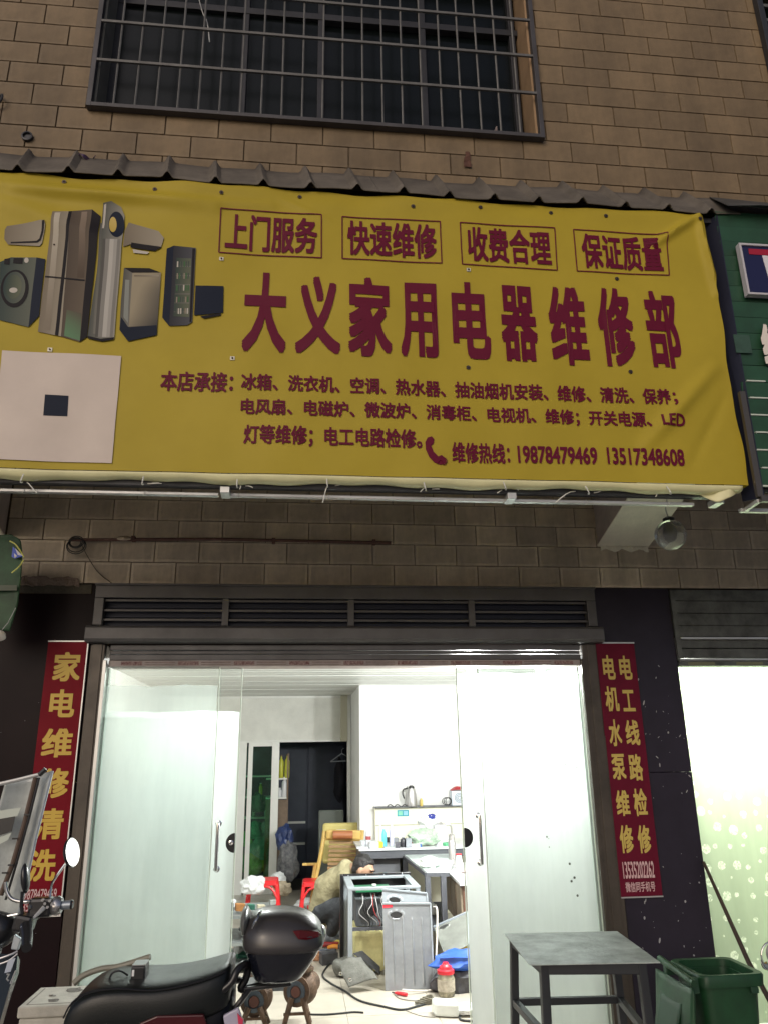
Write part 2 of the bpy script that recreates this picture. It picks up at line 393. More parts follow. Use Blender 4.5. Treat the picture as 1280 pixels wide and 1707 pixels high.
part('grille_frame', MB().box(w2x0-.03, w2x0+.01, YU-.05, YU-.004, w2z0-.03, w2z1).box(w2x0, w2x1, YU-.052, YU-.004, w2z0-.03, w2z0+.01), m_dark_al, w2, bevel=.002)
for i in range(6): part('cross_bar', B(w2x0, w2x1, YU-.046, YU-.034, w2z0+.1+i*.13, w2z0+.125+i*.13), m_bar, w2)
# round hole cover at left
o_ = W(47, 230, YU); tagit(part('pipe_stub', MB().lathe([(.03, 0), (.03, .018), (.022, .02), (.02, .008), (.0, .008)], (o_[0], YU-.001, o_[2]), (0, -1, 0), 20), m_dark_al), 'dark round pipe stub in the wall left of the canopy end', 'pipe stub')
o_ = W(2, 172, YU); tagit(part('wall_hook', MB().tube([(o_[0]-.02, YU+.01, o_[2]+.03), (o_[0]+.012, YU-.03, o_[2]+.03), (o_[0]+.02, YU-.04, o_[2]-.0), (o_[0]-.0, YU-.03, o_[2]-.035), (o_[0]-.03, YU-.02, o_[2]-.03)], .007, 7, smooth=5), m_dark_al), 'dark iron hook on the wall at the left edge', 'hook')

# =================================================================== CANOPY over the banner
YB = -1.80
m_can = mat('canopy_sheet', (.14, .12, .095), .7, metal=.0, var=.4, vscale=5, bump=.3, bscale=40)
def canprof(x):
    t = ((x+1.66)/.2515) % 1.0; a = max(0, 1-abs(t-.5)/.13); a = a*a*(3-2*a)
    return a
def canf(x0, x1, n):
    def fn(u, v):
        x = x0+u*(x1-x0); a = canprof(x); y0, z0 = YU-.012, 4.70; y1, z1 = YB-.02, 4.437
        wob = .006*sin(x*5.1)+.004*sin(x*13.7)
        return (x+.035*v, y0+(y1-y0)*v-.02*a, z0+(z1-z0)*v+.034*a*(1-.25*v)+wob)
    return MB().grid(fn, n, 4)
cn = thing('corrugated_canopy', 'grey ribbed sheet canopy running along the top of the yellow banner', 'canopy', (.3, YU, 4.6))
part('ribbed_sheet', canf(-2.6, .35, 230), m_can, cn, smooth=True, solid=.004)
part('ribbed_sheet', canf(.33, 2.42, 170), m_can, cn, smooth=True, solid=.004)
part('flashing', MB().prism([(2.40, YU-.02, 4.70), (3.9, YU-.02, 4.64), (3.9, YB-.10, 4.46), (2.52, YB-.10, 4.44), (2.34, YB-.08, 4.44)], (0, 0, .006)), mat('flashing_sheet', (.09, .09, .085), .5, metal=.3, var=.4), cn)
part('mounting_rail', B(-2.6, 2.4, YU-.02, YB+.02, 4.40, 4.43), m_dark_al, cn)
tagit(part('torn_plastic', disturb(MB().grid(lambda u, v: (W(120+u*38, 268, YU-.03)[0], YU-.04+.02*sin(u*9), 4.69+.03*sin(u*7)*v), 14, 3), .012, 30, 5), mat('purple_plastic', (.06, .03, .07), .4), solid=.003), 'scrap of dark purple plastic tucked over the canopy', 'plastic scrap')

# =================================================================== YELLOW BANNER
ZT, ZBm, XR, XL = 4.432, 2.795, 2.235, -2.35
def disp(x, z):
    t = (ZT-z); d = .0035*sin(x*2.1+z*1.3)+.003*sin(x*3.7-z*2.9+1)
    d += .0022*sin(x*9+z*4)+.0016*sin(x*16-z*7+2)+.0012*sin(z*21+x*3)
    d += .010*exp(-((t-.02)/.05)**2)*sin(x*5.3+1)            # scallops between the screws
    # long folds at top left
    for (ax, az, bx, bz, wd, am) in ((-1.75, 4.36, -.5, 4.28, .04, .026), (-1.70, 4.30, -.95, 4.02, .06, .020), (-1.5, 4.32, -.2, 4.32, .03, .014), (1.9, 4.2, 2.2, 4.42, .022, .03), (2.2, 4.42, 2.23, 3.9, .02, .03), (1.72, 3.0, 2.15, 3.45, .04, .025), (1.95, 2.9, 2.2, 3.3, .03, -.008), (-.15, 4.37, .12, 4.24, .015, .006)):
        vx, vz = bx-ax, bz-az; L2 = vx*vx+vz*vz; q = max(0, min(1, ((x-ax)*vx+(z-az)*vz)/L2)); dd = (x-ax-q*vx)**2+(z-az-q*vz)**2
        d += -am*exp(-dd/(wd*wd))*sin(pi*(.15+.7*q))
    return d
m_ban = mat('banner_vinyl', (.43, .325, .030), .5, spec=.2, var=.12, vscale=1.4, bump=.08, bscale=300, coat=.0)
def redge(z): return .006*sin(z*7)+.004*sin(z*19+1)-.012*exp(-((z-3.95)/.05)**2)
def banf(u, v):
    z = ZBm+(ZT-ZBm)*v; x = XL+(XR+redge(z)-XL)*u
    zt = z+(.005*sin(x*17) if v > .99 else 0)
    return (x, YB+disp(x, z), zt)
ban = thing('shop_banner', 'large yellow vinyl banner with dark red Chinese lettering over the shop', 'banner', (.1, YB, ZBm))
part('banner_sheet', MB().grid(banf, 330, 130), m_ban, ban, smooth=True)
m_fold_lit = mat('banner_hem_lit', (.78, .74, .42), .45, var=.15, vscale=3)  # paler than the sheet: shop light on the fold put into the colour
def hem(u, v):
    x = XL+(XR-.03-XL)*u; a = v*pi*.62; s_ = .006*sin(x*6)+.004*sin(x*21)
    return (x, YB+.022-.022*cos(a)*1.0+(.05*max(0, v-.6))+disp(x, ZBm), ZBm-.004-.022*sin(a)-.010*v+s_*v)
part('banner_hem_lit', MB().grid(hem, 200, 8), m_fold_lit, ban, smooth=True, solid=.0012)
part('side_hem', MB().grid(lambda u, v: (XR+redge(ZBm+(ZT-ZBm)*v)+.001, YB+disp(XR, ZBm+(ZT-ZBm)*v)+.05*u, ZBm+(ZT-ZBm)*v), 3, 80), m_ban, ban, smooth=True)
part('loose_corner', disturb(MB().grid(lambda u, v: (W(1165+u*75, 815+v*28*(1-abs(u-.4)), YB+.03)[0], YB+.03+.02*sin(u*8), ZBm-.012-.075*v*(1-abs(u-.45)*1.6)), 14, 6), .006, 25, 9), m_fold_lit, ban, smooth=True, solid=.001)
m_red = mat('print_red', (.13, .007, .028), .5, spec=.15, var=.1, vscale=8)

def solve_rect(bb, Y):
    x0, y0, x1, y1 = bb; a = W(x0, (y0+y1)/2, Y)[0]; b = W(x1, (y0+y1)/2, Y)[0]; t = W((x0+x1)/2, y0, Y)[2]; d = W((x0+x1)/2, y1, Y)[2]
    for _ in range(14):
        P = [PJ((x, Y, z)) for x in (a, b) for z in (t, d)]
        mx0 = min(p[0] for p in P); mx1 = max(p[0] for p in P); my0 = min(p[1] for p in P); my1 = max(p[1] for p in P)
        s = .0034; a -= (mx0-x0)*s*.8; b -= (mx1-x1)*s*.8; t += (my0-y0)*s*.8; d += (my1-y1)*s*.8
    return a, b, d, t
GC = {}
def _raw(s, keep=False):
    c = bpy.data.curves.new('t', 'FONT'); c.body = s; c.resolution_u = 3
    o = bpy.data.objects.new('t', c); COL.objects.link(o); dg = bpy.context.evaluated_depsgraph_get()
    m = bpy.data.meshes.new_from_object(o.evaluated_get(dg))
    v = np.array([tuple(q.co) for q in m.vertices]); f = [tuple(p.vertices) for p in m.polygons]
    bpy.data.objects.remove(o); bpy.data.curves.remove(c); bpy.data.meshes.remove(m)
    return v, f
def glyphs(s):
    """outline triangles of a line in font units, one list entry per character"""
    if s in GC: return GC[s]
    v, f = _raw(s); ends = []
    if len(s) > 1:
        ends = [_raw(s[:i+1])[0][:, 0].max() for i in range(len(s))]
    else: ends = [1e9]
    ends[-1] = 1e9; parts_ = [[] for _ in s]
    for t in f:
        cx = min(v[k][0] for k in t)
        k = next(i for i, e in enumerate(ends) if cx < e-1e-4); parts_[k].append(t)
    out = []
    for p in parts_:
        ids = sorted({k for t in p for k in t}); mp = {k: i for i, k in enumerate(ids)}
        if ids: out.append((v[ids], [tuple(mp[k] for k in t) for t in p]))
    GC[s] = out; return out
def lettering(s, bb, Y, m, parent, off=.025, dp=None, lift=.004, name='character'):
    a, b, z0, z1 = solve_rect(bb, Y); G_ = glyphs(s)
    mn = np.min([g[0][:, :2].min(0) for g in G_], 0)-off*.9; mxx = np.max([g[0][:, :2].max(0) for g in G_], 0)+off*.9
    for v, f in G_:
        q = MB(); k = 0
        for dx, dy in ((0, 0), (1, 0), (-1, 0), (0, .85), (0, -.85), (1, .85), (-1, .85), (1, -.85), (-1, -.85)):
            w_ = [((p[0]+dx*off-mn[0])/(mxx[0]-mn[0]), (p[1]+dy*off-mn[1])/(mxx[1]-mn[1])) for p in v]
            q.add([(a+(b-a)*x, Y-lift-.00012*k+(dp(a+(b-a)*x, z0+(z1-z0)*z) if dp else 0), z0+(z1-z0)*z) for x, z in w_], f); k += 1
        part(name, q, m, parent, fixn=False)
def on_ban(px, py, lift=.004):
    p = W(px, py, YB); return (p[0], YB-lift+disp(p[0], p[2]), p[2])
big = [('大', (403, 453, 479.5, 590)), ('义', (492, 459.5, 567.6, 592.6)), ('家', (580.8, 461.8, 653, 598)), ('用', (665.5, 470.8, 730.8, 599.4)), ('电', (750.5, 469.8, 819.3, 600.6)),
       ('器', (829.4, 475, 899.5, 604)), ('维', (909.6, 476, 984.7, 610)), ('修', (989.8, 478, 1062.8, 612.4)), ('部', (1068, 483.7, 1139.5, 615.3))]
for ch, bb in big: lettering(ch, bb, YB, m_red, ban, .034, disp, name='character')
def frame(px4, wd, parent, m):
    P = [on_ban(*p, lift=.004) for p in px4]; q = MB()
    for i in range(4):
        a, b = P[i], P[(i+1) % 4]
        for k in range(10):
            t0, t1 = k/10, (k+1)/10; pa = [a[j]*(1-t0)+b[j]*t0 for j in range(3)]; pb = [a[j]*(1-t1)+b[j]*t1 for j in range(3)]
            pa[1] = YB-.004+disp(pa[0], pa[2]); pb[1] = YB-.004+disp(pb[0], pb[2]); q.bar(pa, pb, .001, wd, up=(0, 0, 1)) if abs(pb[0]-pa[0]) > abs(pb[2]-pa[2]) else q.bar(pa, pb, .001, wd, up=(1, 0, 0))
    part('text_border', q, m, parent)
for s, bb, fr in (('上门服务', (375, 356.8, 529.4, 425), ((369, 349), (536, 359), (536, 430.6), (365.5, 422))), ('快速维修', (579, 367, 728, 433.6), ((570.6, 361), (733, 370), (735.6, 440), (570.6, 431.8))),
                  ('收费合理', (776.7, 378, 920, 443), ((766, 372), (923.5, 380.3), (928.6, 449.5), (769.5, 441.5))), ('保证质量', (965.7, 388.8, 1106, 453.7), ((955, 382.4), (1109, 391.7), (1114.6, 459), (961.5, 451.6)))):
    lettering(s, bb, YB, m_red, ban, .028, disp); frame(fr, .006, ban, m_red)
for s, bb in (('本店承接：', (267, 617.6, 390, 655)), ('冰箱、洗衣机、空调、热水器、抽油烟机安装、维修、清洗、保养；', (402, 623, 1127, 678)),
              ('电风扇、电磁炉、微波炉、消毒柜、电视机、维修；开关电源、LED', (401.3, 664.5, 1141.8, 716)), ('灯等维修；电工电路检修。', (406, 708, 703, 751)),
              ('维修热线：', (752, 737, 850, 774)), ('19878479469', (861, 743, 995.4, 775.5)), ('13517348608', (1009, 746, 1141, 777.5))):
    lettering(s, bb, YB, m_red, ban, .027, disp)
# telephone handset mark
hp = [(712, 730), (708, 738), (709, 750), (714, 762), (723, 772), (733, 776), (740, 774), (743, 770), (741, 764), (735, 759), (730, 762), (722, 754), (718, 744), (722, 740), (723, 733), (719, 728)]
part('telephone_mark', MB().add([on_ban(x, y) for x, y in hp], [tuple(range(len(hp)))]), m_red, ban, fixn=False)
part('telephone_cord', MB().tube([on_ban(*p, lift=.005) for p in ((728, 774), (734, 768), (739, 776), (744, 770), (741, 764))], .0022, 5, smooth=4), m_red, ban)

def pmat(name, c1, c2, ang=0., rough=.4):
    """flat print with a printed colour ramp across it"""
    m = mat(name, c1, .55, spec=.12); n = m.node_tree.nodes; l = m.node_tree.links; b = n['Principled BSDF']
    tc = n.new('ShaderNodeTexCoord'); mp = n.new('ShaderNodeMapping'); mp.inputs['Rotation'].default_value = (0, 0, ang); gr_ = n.new('ShaderNodeTexGradient')
    l.new(tc.outputs['Generated'], mp.inputs[0]); rp = n.new('ShaderNodeValToRGB'); rp.color_ramp.elements[0].color = (*c1, 1); rp.color_ramp.elements[1].color = (*c2, 1)
    sp = n.new('ShaderNodeSeparateXYZ'); l.new(mp.outputs[0], sp.inputs[0]); ad = n.new('ShaderNodeMath'); ad.operation = 'MULTIPLY_ADD'
    l.new(sp.outputs[2], ad.inputs[0]); ad.inputs[1].default_value = sin(ang); 
    m2 = n.new('ShaderNodeMath'); m2.operation = 'MULTIPLY'; m2.inputs[1].default_value = cos(ang); l.new(sp.outputs[0], m2.inputs[0]); l.new(m2.outputs[0], ad.inputs[2])
    l.new(ad.outputs[0], rp.inputs[0]); l.new(rp.outputs[0], b.inputs['Base Color']); return m
for nd in (): pass
PSC = 400/1280.
def zp(x, y): return (x*PSC, 280+y*PSC)         # coordinates read off an enlargement
def poly(name, pts, m, lift=.004, zoom=True):
    P = [zp(*p) if zoom else p for p in pts]
    # add points along edges so the print hugs the sheet
    Q = []
    for i in range(len(P)):
        a, b = P[i], P[(i+1) % len(P)]
        Q.append(a)
    import bmesh
    bm = bmesh.new(); bm.faces.new([bm.verts.new((x, y, 0)) for x, y in Q]); bmesh.ops.triangulate(bm, faces=bm.faces)
    for _ in range(4):
        es = [e for e in bm.edges if e.calc_length() > 5]
        if es: bmesh.ops.subdivide_edges(bm, edges=es, cuts=1 if _ else 3, use_grid_fill=True); bmesh.ops.triangulate(bm, faces=bm.faces)
    bm.verts.index_update(); mb_ = MB().add([on_ban(v.co.x, v.co.y, lift+.0015) for v in bm.verts], [tuple(v.index for v in f.verts) for f in bm.faces]); bm.free()
    return part(name, mb_, m, ban, fixn=False)
def ellipse(cx, cy, rx, ry, n=28, rot=0): return [(cx+rx*cos(t)*cos(rot)-ry*sin(t)*sin(rot), cy+rx*cos(t)*sin(rot)+ry*sin(t)*cos(rot)) for t in [2*pi*i/n for i in range(n)]]
for _k in (): pass
p_beige = pmat('print_beige', (.20, .165, .12), (.34, .30, .23)); p_grey = pmat('print_grey', (.09, .09, .08), (.2, .19, .16))
p_brown = pmat('print_brown', (.085, .065, .05), (.14, .11, .08)); p_navy = mat('print_navy', (.012, .017, .032), .55, spec=.12); p_black = mat('print_black', (.015, .013, .015), .55, spec=.12)
p_silver = pmat('print_silver', (.08, .085, .075), (.32, .30, .25)); p_teal = pmat('print_teal', (.03, .05, .048), (.13, .14, .11)); p_white = mat('print_white', (.5, .46, .4), .55, spec=.12)
p_glass = pmat('print_glass', (.04, .06, .05), (.14, .15, .1)); p_green = mat('print_green', (.06, .14, .06), .55, spec=.12)
A = 'printed_'
poly(A+'air_conditioner', [(28, 330), (40, 310), (225, 288), (245, 292), (248, 310), (228, 405), (215, 420), (45, 408), (25, 380)], p_beige)
poly(A+'air_conditioner', [(232, 292), (246, 290), (236, 345), (222, 390), (205, 402), (60, 402), (60, 396), (200, 392), (214, 380), (226, 340)], p_black, .0055)
poly(A+'refrigerator', [(287, 242), (385, 236), (328, 900), (205, 874)], p_beige)
poly(A+'refrigerator', [(385, 236), (495, 226), (430, 932), (328, 900)], p_brown, .0042)
poly(A+'refrigerator', [(495, 226), (540, 262), (468, 905), (430, 932)], p_black, .0044)
poly(A+'refrigerator', [(300, 250), (330, 247), (272, 868), (240, 860)], pmat('print_sheen', (.24, .20, .15), (.50, .45, .36), 1.5), .0048)
poly(A+'refrigerator', [(440, 240), (470, 238), (452, 590), (415, 588)], pmat('print_sheen2', (.10, .075, .055), (.26, .20, .15), 1.5), .0048)
poly(A+'refrigerator', [(360, 760), (440, 780), (430, 925), (345, 898)], pmat('print_sheen3', (.12, .22, .12), (.11, .085, .065), 1.2), .0048)
poly(A+'refrigerator', [(372, 238), (388, 236), (314, 898), (296, 893)], p_black, .0052)
poly(A+'refrigerator', [(246, 580), (456, 600), (455, 608), (245, 588)], p_black, .0056)
poly(A+'standing_air_conditioner', [(556, 196), (600, 190), (650, 215), (668, 260), (612, 912), (540, 925), (470, 905), (520, 560)], p_silver, .0046)
poly(A+'standing_air_conditioner', [(470, 900), (540, 915), (612, 905), (608, 918), (550, 930), (475, 915)], p_black, .0056)
poly(A+'standing_air_conditioner', [(540, 300), (553, 300), (512, 890), (500, 890)], p_grey, .0054)
for k_, (xa_, xb_, c_) in enumerate(((562, 578, .10), (578, 600, .24), (600, 622, .46), (622, 640, .36), (640, 655, .22))):
    poly(A+'standing_air_conditioner', [(xa_-8, 390), (xb_-8, 390), (xb_-52, 905), (xa_-52, 905)], mat('print_band_%d' % k_, (c_, c_*.95, c_*.85), .55, spec=.12), .0051)
poly(A+'standing_air_conditioner', [(560, 205), (572, 200), (560, 330), (550, 330)], p_white, .0056)
poly(A+'standing_air_conditioner', ellipse(625, 308, 42, 70, rot=-.03), p_navy, .0056)
poly(A+'standing_air_conditioner', ellipse(606, 308, 20, 42), mat('print_gold', (.5, .35, .05), .4), .0064)
poly(A+'air_conditioner', [(690, 295), (850, 345), (878, 380), (862, 430), (830, 450), (700, 415), (662, 430), (668, 340)], p_beige, .0042)
poly(A+'air_conditioner', [(706, 405), (868, 428), (830, 450), (700, 432)], p_black, .0054)
poly(A+'air_conditioner', [(712, 440), (800, 455), (790, 466), (716, 460)], p_white, .0052)
poly(A+'washing_machine', [(0, 500), (60, 475), (198, 480), (155, 850), (0, 812)], p_teal)
poly(A+'washing_machine', [(198, 480), (246, 490), (212, 790), (155, 850)], p_navy, .0042)
poly(A+'washing_machine', ellipse(82, 645, 76, 102, rot=.06), p_black, .0054)
poly(A+'washing_machine', ellipse(80, 640, 60, 86, rot=.06), p_teal, .0062)
poly(A+'washing_machine', ellipse(76, 636, 44, 66, rot=.06), p_glass, .007)
poly(A+'washing_machine', ellipse(76, 656, 22, 14), p_white, .0078)
poly(A+'washing_machine', [(25, 485), (55, 480), (52, 515), (24, 512)], p_black, .0058); poly(A+'washing_machine', [(75, 480), (125, 482), (122, 512), (72, 508)], p_black, .0058)
poly(A+'washing_machine', ellipse(144, 494, 12, 14), p_white, .0058)
poly(A+'washer', [(665, 538), (710, 562), (685, 925), (640, 865), (650, 700)], p_grey)
poly(A+'washer', [(710, 562), (862, 562), (838, 892), (685, 925)], pmat('print_washer', (.34, .29, .20), (.02, .024, .032), -.6), .0044)
poly(A+'washer', [(672, 600), (694, 602), (686, 830), (662, 800)], mat('print_mid', (.26, .27, .24), .55, spec=.12), .0052)
poly(A+'washer', [(720, 575), (852, 575), (850, 583), (719, 583)], p_beige, .0052)
poly(A+'washer', [(665, 538), (800, 540), (862, 562), (710, 564)], p_black, .0052)
poly(A+'washer', [(640, 865), (650, 800), (686, 850), (838, 840), (838, 892), (685, 925)], p_navy, .0056)
poly(A+'drinks_cooler', [(893, 436), (930, 420), (905, 845), (868, 800)], p_navy)
poly(A+'drinks_cooler', [(930, 420), (1048, 432), (1028, 825), (1000, 842), (905, 845)], pmat('print_cooler', (.03, .03, .035), (.09, .09, .1)), .0044)
poly(A+'drinks_cooler', [(945, 485), (1024, 490), (1012, 800), (928, 795)], p_glass, .0054)
for j in range(5):
    for i in range(6):
        x = 948+i*12-j*2; y = 505+j*62
        poly(A+'bottle', [(x, y), (x+7, y), (x+6, y+30), (x-1, y+30)], random.choice([p_white, p_green, p_teal, p_beige]), .0062)
for j in range(6): poly(A+'drinks_cooler', [(945-j*3, 528+j*48), (1022-j*2, 530+j*48), (1021-j*2, 536+j*48), (944-j*3, 534+j*48)], p_grey, .0058)
poly(A+'drinks_cooler', [(1030, 436), (1044, 437), (1024, 822), (1014, 828)], p_black, .0056)
poly(A+'television', [(1046, 632), (1195, 635), (1192, 775), (1038, 790)], p_navy)
poly(A+'television', [(1070, 795), (1182, 778), (1180, 790), (1090, 808)], p_black, .005)
# plain pale panel (its square code is left out)
m_pink = mat('print_pale', (.56, .47, .40), .45, var=.08, vscale=3)
poly(A+'pale_square', [(5, 585), (203, 594), (187, 772), (-14, 766)], m_pink, .0042, zoom=False)
poly(A+'dark_square', [(76, 658), (115, 660), (113, 694), (73, 693)], p_navy, .0055, zoom=False)
# screws and washers
m_washer = mat('washer_plate', (.55, .52, .42), .5, metal=.3); m_screw = mat('screw_head', (.08, .06, .05), .4, metal=.6)
for i, (x, y, pl) in enumerate(((107, 302, 0), (259, 317, 0), (370, 323, 0), (500, 328, 0), (688, 345, 0), (800, 346, 0), (918, 354, 0), (1009, 360, 0), (1163, 369, 0), (370, 433, 1), (388, 598, 1), (84, 583, 1), (780, 451, 1), (780, 613, 0), (1028, 464, 0), (1050, 620, 0), (92, 410, 0))):
    p = on_ban(x, y, .003); wsh = part('washer', B(p[0]-.011, p[0]+.011, p[1]-.002, p[1]+.0005, p[2]-.010, p[2]+.010) if pl else MB().lathe([(.012, 0), (.011, .002)], p, (0, -1, 0), 10), m_washer if pl else m_screw, ban)
    part('screw', MB().lathe([(.0045, 0), (.0045, .004), (.002, .006)], (p[0], p[1]-.0025, p[2]), (0, -1, 0), 8), m_screw, wsh)

# banner frame
m_steel_w = mat('pale_tube', (.62, .62, .6), .35, metal=.4, var=.2, vscale=5)
fr_ = thing('banner_frame', 'dark steel frame with pale tube under the yellow banner', 'frame', (.2, YB+.06, 2.74))
part('lower_rail', B(-2.35, W(366, 812, YB+.12)[0], YB+.105, YB+.135, 2.716, 2.732), m_steel_w, fr_, bevel=.003)
part('lower_rail', B(W(372, 812, YB+.12)[0], 1.99, YB+.105, YB+.135, 2.716, 2.732), m_steel_w, fr_, bevel=.003)
part('back_rail', B(-2.35, 2.1, YB+.06, YB+.10, 2.745, 2.78), m_dark_al, fr_, bevel=.002)
part('upper_rail', B(-2.35, 2.2, YB+.03, YB+.07, 4.36, 4.40), m_dark_al, fr_)
for x in (-1.6, -.37, 1.02, 2.1):
    part('upright', B(x-.02, x+.02, YB+.03, YB+.07, 2.79, 4.36), m_dark_al, fr_)
    part('clamp', B(x-.022, x+.022, YB+.05, YB+.14, 2.7135, 2.745), m_steel_w, fr_, bevel=.002)
m_tie = mat('white_string', (.75, .74, .68), .6)
for i, (x, y, leg) in enumerate(((40, 792, ((48, 806), (62, 822))), (240, 796, ((250, 806), (270, 806))), (396, 801, ((402, 810), (400, 816))), (545, 800, ((544, 814), (538, 838))), (706, 806, ((708, 812), (700, 820))), (838, 805, ((834, 818), (828, 822))), (975, 812, ((950, 820), (925, 838))), (1110, 812, ((1100, 818), (1092, 828))))):
    a = W(x, y-2, YB-.004); b = W(x+2, y+10, YB+.10); q = MB(); q.tube([a, ((a[0]+b[0])/2, YB+.01, a[2]-.035), b], .003, 5, smooth=4)
    c1 = W(*leg[0], YB+.05); c2 = W(*leg[1], YB+.05); q.tube([b, c1, c2], .0028, 5, smooth=4); q.tube([b, W(x+18, y+9, YB+.05), W(x+26, y+6+(i % 3)*3, YB+.04)], .0028, 5, smooth=4)
    q.tube([(b[0]-.004, YB+.1, 2.71), (b[0]-.004, YB+.14, 2.72), (b[0]+.002, YB+.12, 2.74), (b[0]+.002, YB+.1, 2.72)], .0024, 5)
    tagit(part('string_tie', q, m_tie), ['string tie at the far left end of the banner', 'string tie with one long tail pointing right, second from left', 'short knotted string tie left of the frame joint', 'string tie with a long tail hanging straight down below the lettering', 'small string tie below the telephone mark', 'string tie beside the clamp right of the telephone mark', 'string tie with tail pointing down left just before the white beam', 'string tie in front of the pale beam near the globe lamp'][i], 'string tie', 'strings tying the banner to its frame')

# =================================================================== brackets, rod, globe
m_beam = mat('beam_plaster_lit', (.82, .77, .64), .85, var=.16, vscale=5, bump=.2, bscale=50)  # lighter copy for the underside: light from below put into the colour
m_beam_side = mat('beam_side_shaded', (.50, .43, .40), .85, var=.3, vscale=5, bump=.2, bscale=50)  # darker copy for the sides, their shade put into the colour
def bracket(x0, x1, label, zb=2.966):
    t = thing('concrete_bracket', label, 'bracket', (x0, 0, zb))
    sl_ = (3.143-2.966)/.63
    pr = [(0, zb), (-1.62, zb+1.62*sl_), (-1.62, 3.6), (0, 3.6)]
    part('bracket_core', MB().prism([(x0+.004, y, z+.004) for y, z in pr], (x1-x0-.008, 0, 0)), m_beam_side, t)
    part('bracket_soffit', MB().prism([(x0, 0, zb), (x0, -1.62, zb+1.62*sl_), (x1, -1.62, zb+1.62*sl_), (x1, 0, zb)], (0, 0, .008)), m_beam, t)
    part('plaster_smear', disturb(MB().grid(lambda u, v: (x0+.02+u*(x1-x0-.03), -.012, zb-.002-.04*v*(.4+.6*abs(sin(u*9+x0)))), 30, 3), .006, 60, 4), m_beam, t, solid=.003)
    return t
bracket(2.143, 2.536, 'pale sloping concrete bracket beside the hanging globe lamp')
bracket(-2.4, -2.0, 'grey concrete bracket at the left edge under the banner')

m_rod = mat('rust_rod', (.16, .085, .07), .75, metal=.2, var=.4, vscale=20)
a, b = W(118, 899, -.05), W(652, 904, -.05)
rd = thing('wall_rod', 'long rusty brown rod fixed across the tiled wall above the shutter', 'rod', (a[0], -.03, a[2]))
part('rod', MB().tube([(a[0], -.035, a[2]), (-.6, -.035, 2.968), (b[0], -.035, b[2])], .0115, 8), m_rod, rd, smooth=True)
for x in (-1.15, -.2, .5): part('bracket_clip', B(x-.012, x+.012, -.05, -.002, 2.945, 2.98), m_rod, rd, bevel=.002)
tagit(part('bent_plate', disturb(MB().ell(W(207, 897, -.06), .05, .008, .018, 12, 6), .006, 30, 2), mat('plate_metal', (.4, .33, .25), .35, metal=.7)), 'small bent shiny plate hung on the wall rod', 'plate')
q = MB(); c = Vector(W(125, 903, -.05))
for k in range(5):
    r0 = .035+.012*k*.6; ph = k*1.1; q.tube([(c[0]+r0*cos(t+ph)+.004*k, -.03-.006*k, c[2]+r0*.85*sin(t+ph)-.008*k*(k > 2)) for t in [2*pi*j/18 for j in range(19)]], .0035, 5)
tagit(part('cable_coil', q, mat('black_cable', (.012, .014, .016), .5), smooth=True), 'coil of black cable hanging on the end of the wall rod', 'cable')
tagit(part('thin_wire', MB().tube([W(135, 905, -.03), W(148, 930, -.02), W(165, 955, -.02), W(188, 973, -.015)], .0028, 5, smooth=6), mat('thin_wire_mat', (.06, .05, .03), .5)), 'thin wire hanging from the cable coil to the shutter box', 'wire')

# globe lamp (unlit)
gc = Vector(W(1117, 892, -.9)); gl = thing('globe_lamp', 'unlit faceted glass globe lamp hanging on a wire before the bracket', 'lamp', tuple(gc))
mglobe = mat('globe_glass', (.75, .75, .72), .08, trans=.75, spec=.6)
mb = MB(); R = .096
import bmesh
bm = bmesh.new(); bmesh.ops.create_icosphere(bm, subdivisions=4, radius=R)
for v in bm.verts:
    n_ = v.co.normalized(); v.co *= 1-.028*abs(noise.noise(n_*11))*(1 if n_.z < .5 else .2)
mb.add([tuple(v.co+gc) for v in bm.verts], [tuple(v.index for v in f.verts) for f in bm.faces]); bm.free()
part('globe', mb, mglobe, gl, smooth=True)
part('bulb', MB().ell((gc[0], gc[1], gc[2]+.01), .028, .028, .04, 12, 8), mat('bulb_white', (.7, .7, .68), .4), gl, smooth=True)
part('cap', MB().lathe([(.034, 0), (.036, .016), (.02, .026), (.008, .03)], (gc[0], gc[1], gc[2]+R-.006), (0, 0, 1), 18), mat('cap_dark', (.03, .03, .03), .4), gl, smooth=True)
part('flex', MB().tube([(gc[0], gc[1], gc[2]+R+.02), (gc[0]-.02, gc[1]-.02, gc[2]+R+.07), (gc[0]-.018, gc[1]-.05, gc[2]+R+.14), (gc[0]-.03, gc[1]-.1, gc[2]+R+.45)], .0035, 6, smooth=5), mat('flex_grey', (.5, .5, .46), .5), gl)

# =================================================================== NEIGHBOUR SIGN on the right
m_green = mat('green_slat', (.018, .075, .035), .45, var=.3, vscale=6, rnd=.12)
m_lit_edge = mat('lit_slat_edge', (.55, .6, .52), .5)  # pale strips painted in where light catches the lower slats
ns = thing('slatted_sign', 'dark green slatted signboard of the neighbouring shop at right', 'signboard', (3, YB, 2.7))
zz = 2.79; k = 0
while zz < 4.45:
    xl = 2.305 if zz > 3.35 else 2.285
    part('slat', MB().prism([(xl, YB-.0, zz), (xl, YB-.012, zz+.088), (4.5, YB-.012, zz+.088), (4.5, YB, zz)], (0, .008, 0)), m_green, ns)
    if zz < 3.45:
        part('lit_slat_edge', B(xl+.03 if k % 2 else xl+.01, 2.42, YB-.015, YB-.002, zz-.0065, zz+.001), m_lit_edge, ns)
        part('lit_slat_edge', B(2.45, 4.5, YB-.015, YB-.002, zz-.0065, zz+.001), m_lit_edge, ns)
    zz += .0985; k += 1
